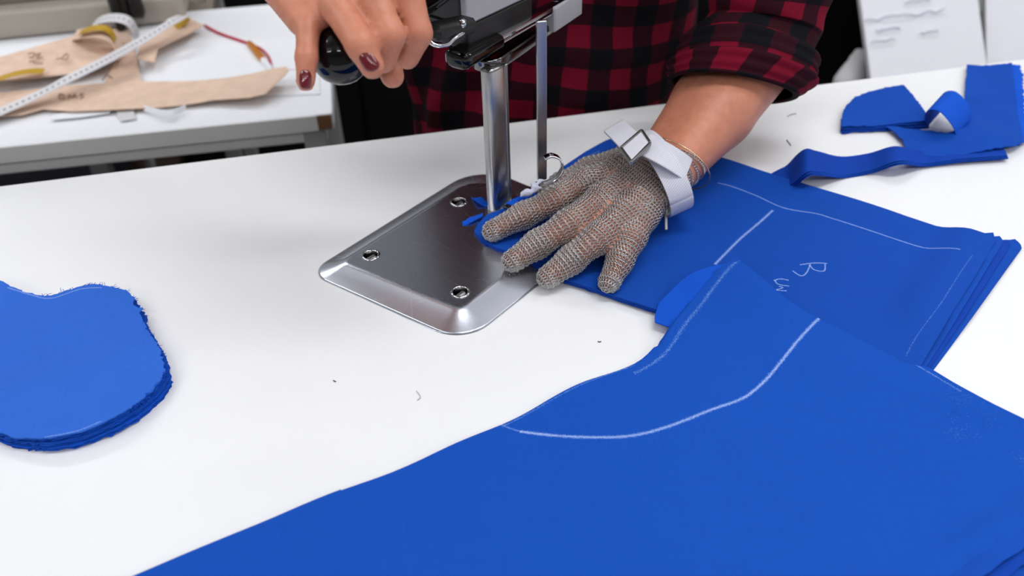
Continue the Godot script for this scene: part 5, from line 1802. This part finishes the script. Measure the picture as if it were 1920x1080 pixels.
	paper_piece("paper_strip", "short piece of white tape hanging near the front edge of the side table", [Vector3(-0.5534, 0.8040, -1.1378), Vector3(-0.5295, 0.8040, -1.1410), Vector3(-0.5170, 0.8040, -1.1112), Vector3(-0.5362, 0.8040, -1.1062)], func(p): return fy + 0.0035, M.white_cloth)
	o = thing("paper_strip", "white curled ribbon under the long brown pattern strip", "paper", Vector3(-0.4829, 0.8020, -1.1353))
	path = smooth([Vector3(-0.5127, 0.8060, -1.1376), Vector3(-0.4822, 0.8100, -1.1147), Vector3(-0.4616, 0.8120, -1.1095), Vector3(-0.4520, 0.8080, -1.1328)], 5)
	sd = []
	for p in path:
		sd.append(n * 0.004 + Vector3(0, 0.003, 0))
	part(o, "ribbon", ribbon(path, sd, 0.0008), M.paper)
	# ---------------------------------------------------------------- sewing machine
	var ml := Vector3(-0.9348, 0.8000, -1.3892)
	var mr := Vector3(-0.5233, 0.8000, -1.4673)
	var md := (mr - ml).normalized()
	var mn := md.cross(Vector3.UP).normalized()
	if mn.z > 0:
		mn = -mn
	var mo := mr.lerp(ml, 0.5) + mn * 0.12
	o = thing("machine_stand", "small dark stand that carries the beige sewing machine", "stand", Vector3(mo.x, 0, mo.z))
	part(o, "tabletop", bar(ml + mn * 0.15 - md * 0.36 - Vector3(0, 0.0125, 0), mr + mn * 0.15 + md * 0.02 - Vector3(0, 0.0125, 0), Vector3.UP, 0.012, 0.14, 0.002), M.beige_dark)
	for q in [[-0.32, 0.03], [-0.32, 0.27]]:
		for e in [ml + md * q[0], mr]:
			var f: Vector3 = e + mn * q[1]
			part(o, "leg", bar(Vector3(f.x, 0, f.z), Vector3(f.x, fy - 0.025, f.z), md, 0.014, 0.014, 0.002), M.metal_leg)
	o = thing("sewing_machine", "beige sewing machine with black needle parts behind the paper patterns", "sewing machine", Vector3(mo.x, fy, mo.z))
	part(o, "bed", bar(ml + mn * 0.06 + Vector3(0, 0.024, 0), mr + mn * 0.06 + Vector3(0, 0.024, 0) - md * 0.02, Vector3.UP, 0.024, 0.055, 0.008), M.beige)
	part(o, "arm_base", bar(ml + mn * 0.085 + Vector3(0, 0.054, 0), mr - md * 0.16 + mn * 0.085 + Vector3(0, 0.054, 0), Vector3.UP, 0.0065, 0.045, 0.002), M.beige_dark)
	part(o, "arm", bar(ml + mn * 0.085 + Vector3(0, 0.1, 0), mr - md * 0.14 + mn * 0.085 + Vector3(0, 0.1, 0), Vector3.UP, 0.04, 0.045, 0.012), M.beige)
	part(o, "head", bar(mr - md * 0.1 + mn * 0.075 + Vector3(0, 0.066, 0), mr - md * 0.1 + mn * 0.075 + Vector3(0, 0.3, 0), md, 0.05, 0.045, 0.01), M.beige)
	for e in [[248, 14, 0.010, -0.002], [262, 8, 0.008, 0.0], [280, 16, 0.012, 0.006]]:
		var p: Vector3 = mr - md * (0.09 + (280 - e[0]) * 0.001) - mn * 0.016 + Vector3(0, 0.012, 0)
		part(o, "needle_part", tube([p + Vector3(0, e[3] * 2.0 + 0.0, 0), p + Vector3(0, 0.02, -0.004), p + Vector3(0.002, 0.07, 0.0)], [e[2] * 0.7, e[2], e[2] * 0.9], 12, Vector3.RIGHT), M.black_paint)
	part(o, "screw", lathe(Vector3(-0.4688, 0.8800, -1.3539), Vector3(0, 0.3, 1), [[0.0, 0.0], [0.0, 0.007], [0.004, 0.006], [0.005, 0.0]], 14), M.beige_dark)
	# ---------------------------------------------------------------- under and behind
	o = thing("stool", "stool with navy seat and pale bent tube frame under the side table", "stool", Vector3(-1.050, 0, -1.55))
	part(o, "seat", box(Vector3(-1.010, 0.42, -1.62), Vector3(0.36, 0.06, 0.3), 0.015), M.navy)
	part(o, "frame", tube(smooth([Vector3(-1.170, 0.0, -1.42), Vector3(-1.170, 0.3, -1.42), Vector3(-1.150, 0.37, -1.42), Vector3(-1.070, 0.385, -1.42), Vector3(-0.850, 0.385, -1.42), Vector3(-0.830, 0.3, -1.42), Vector3(-0.830, 0.0, -1.42)], 5), 0.011, 10), M.metal_leg)
	part(o, "frame", tube(smooth([Vector3(-1.170, 0.0, -1.78), Vector3(-1.170, 0.3, -1.78), Vector3(-1.150, 0.37, -1.78), Vector3(-1.070, 0.385, -1.78), Vector3(-0.850, 0.385, -1.78), Vector3(-0.830, 0.3, -1.78), Vector3(-0.830, 0.0, -1.78)], 5), 0.011, 10), M.metal_leg)
	o = thing("cardboard_box", "brown cardboard box on the floor under the side table", "box", Vector3(-1.02, 0, -1.97))
	part(o, "box_body", box(Vector3(-1.02, 0.17, -1.97), Vector3(0.3, 0.34, 0.3), 0.004), M.brown)
	part(o, "flap", box(Vector3(-1.02, 0.347, -2.045), Vector3(0.3, 0.005, 0.148), 0.001), M.brown)
	part(o, "flap", box(Vector3(-1.02, 0.347, -1.895), Vector3(0.3, 0.005, 0.148), 0.001), M.brown)
	o = thing("cabinet", "tall black cabinet standing behind the tailor", "cabinet", Vector3(0.1, 0, -2.3))
	part(o, "body", box(Vector3(0.1, 0.65, -2.3), Vector3(1.9, 1.3, 0.5), 0.006), M.black_cabinet)
	for k in 4:
		var dr := part(o, "door", box(Vector3(-0.6 + 0.47 * k, 0.66, -2.041), Vector3(0.46, 1.24, 0.016), 0.003), M.black_cabinet)
		part(dr, "handle", tube([Vector3(-0.4 + 0.47 * k - 0.36 * (k % 2), 0.6, -2.02), Vector3(-0.4 + 0.47 * k - 0.36 * (k % 2), 0.72, -2.02)], 0.006, 8), M.metal_leg)
	# black coats hooked over the cabinet
	o = thing("coat", "black coats hanging behind the tailor's elbow", "clothing", Vector3(0.72, 0.3, -1.95))
	var v := PackedVector3Array()
	var t := PackedInt32Array()
	var c := PackedColorArray()
	body_mesh([[Vector3(0.72, 0.25, -1.95), Vector3(0.74, 1.22, -1.97), 0.06, 0.05], [Vector3(0.84, 0.3, -1.94), Vector3(0.82, 1.2, -1.96), 0.05, 0.05], [Vector3(0.62, 0.25, -1.95), Vector3(0.66, 1.2, -1.97), 0.055, 0.045], [Vector3(0.78, 0.4, -1.89), Vector3(0.77, 1.15, -1.92), 0.03, 0.04]], 0.016, 80.0, func(_p): return Color.WHITE, v, t, c)
	part(o, "coat_body", mk(v, t), M.black_cloth)
	part(o, "hook", tube(smooth([Vector3(0.75, 1.25, -1.99), Vector3(0.75, 1.3, -2.01), Vector3(0.75, 1.31, -2.05), Vector3(0.75, 1.31, -2.1)], 4), 0.004, 8), M.steel)
	v = PackedVector3Array()
	t = PackedInt32Array()
	c = PackedColorArray()
	var w0 := Vector3(0.6978, 0.6352, -1.6172)
	var w1 := Vector3(0.6752, 0.5930, -1.5837)
	body_mesh([[w0, w1, 0.016, 0.026], [w1, w1 + Vector3(0.0, -0.3, 0.02), 0.026, 0.05], [w0 + Vector3(0.02, -0.02, 0), w1 + Vector3(0.035, -0.3, 0.0), 0.018, 0.04], [w1 + Vector3(0.0, -0.3, 0.02), Vector3(w1.x, 0.05, w1.z), 0.05, 0.045]], 0.01, 120.0, func(_p): return Color.WHITE, v, t, c)
	tag(part(self, "cloth_bag", mk(v, t), M.white_cloth), "white cloth bag standing between the black coats and the white board", "bag")
	# white boards, leaning a little
	o = thing("white_board", "leaning white board with faint blue handwriting beyond the table", "board", Vector3(0.7853, 0.5924, -1.4555))
	board(o, Vector3(0.7913, 0.5691, -1.4369), Vector3(0.7641, 0.7786, -1.6036), 0.108)
	var faint := mat(rgb(192, 194, 214), 0.8)
	var rr := RandomNumberGenerator.new()
	rr.seed = 4
	for e in [[Vector3(0.6643, 0.7338, -1.5526), Vector3(0.7410, 0.7388, -1.5566), Vector3(0.8197, 0.7446, -1.5612)], [Vector3(0.6832, 0.7172, -1.5394), Vector3(0.7088, 0.7197, -1.5414), Vector3(0.7324, 0.7214, -1.5427)], [Vector3(0.7654, 0.7121, -1.5354), Vector3(0.8028, 0.7151, -1.5377)], [Vector3(0.6747, 0.7006, -1.5261), Vector3(0.7239, 0.7047, -1.5295)], [Vector3(0.7398, 0.7573, -1.5713), Vector3(0.7909, 0.7606, -1.5739)]]:
		var line := []
		for i in e.size() - 1:
			for k in 9:
				line.append(e[i].lerp(e[i + 1], k / 9.0) + Vector3(0, rr.randfn(0, 0.0026), 0))
		part(o, "handwriting", tube(line, 0.0011, 5), faint)
	o = thing("white_board", "blank white board at the right edge beside the one with handwriting", "board", Vector3(1.0121, 0.5683, -1.4874))
	board(o, Vector3(1.0233, 0.5442, -1.4682), Vector3(1.0278, 0.7581, -1.6384), 0.116)

func board(o: Node3D, low: Vector3, high: Vector3, half: float):
	var dir := (high - low).normalized()
	var foot := low - dir * ((low.y - 0.06) / dir.y)
	part(o, "panel", bar(foot, high + dir * 0.45, Vector3.RIGHT, half, 0.008, 0.002), M.board)
	part(o, "stand", bar(foot - Vector3(half, 0.03, 0), foot + Vector3(half, -0.03, 0), Vector3.UP, 0.03, 0.09, 0.004), M.metal_leg)
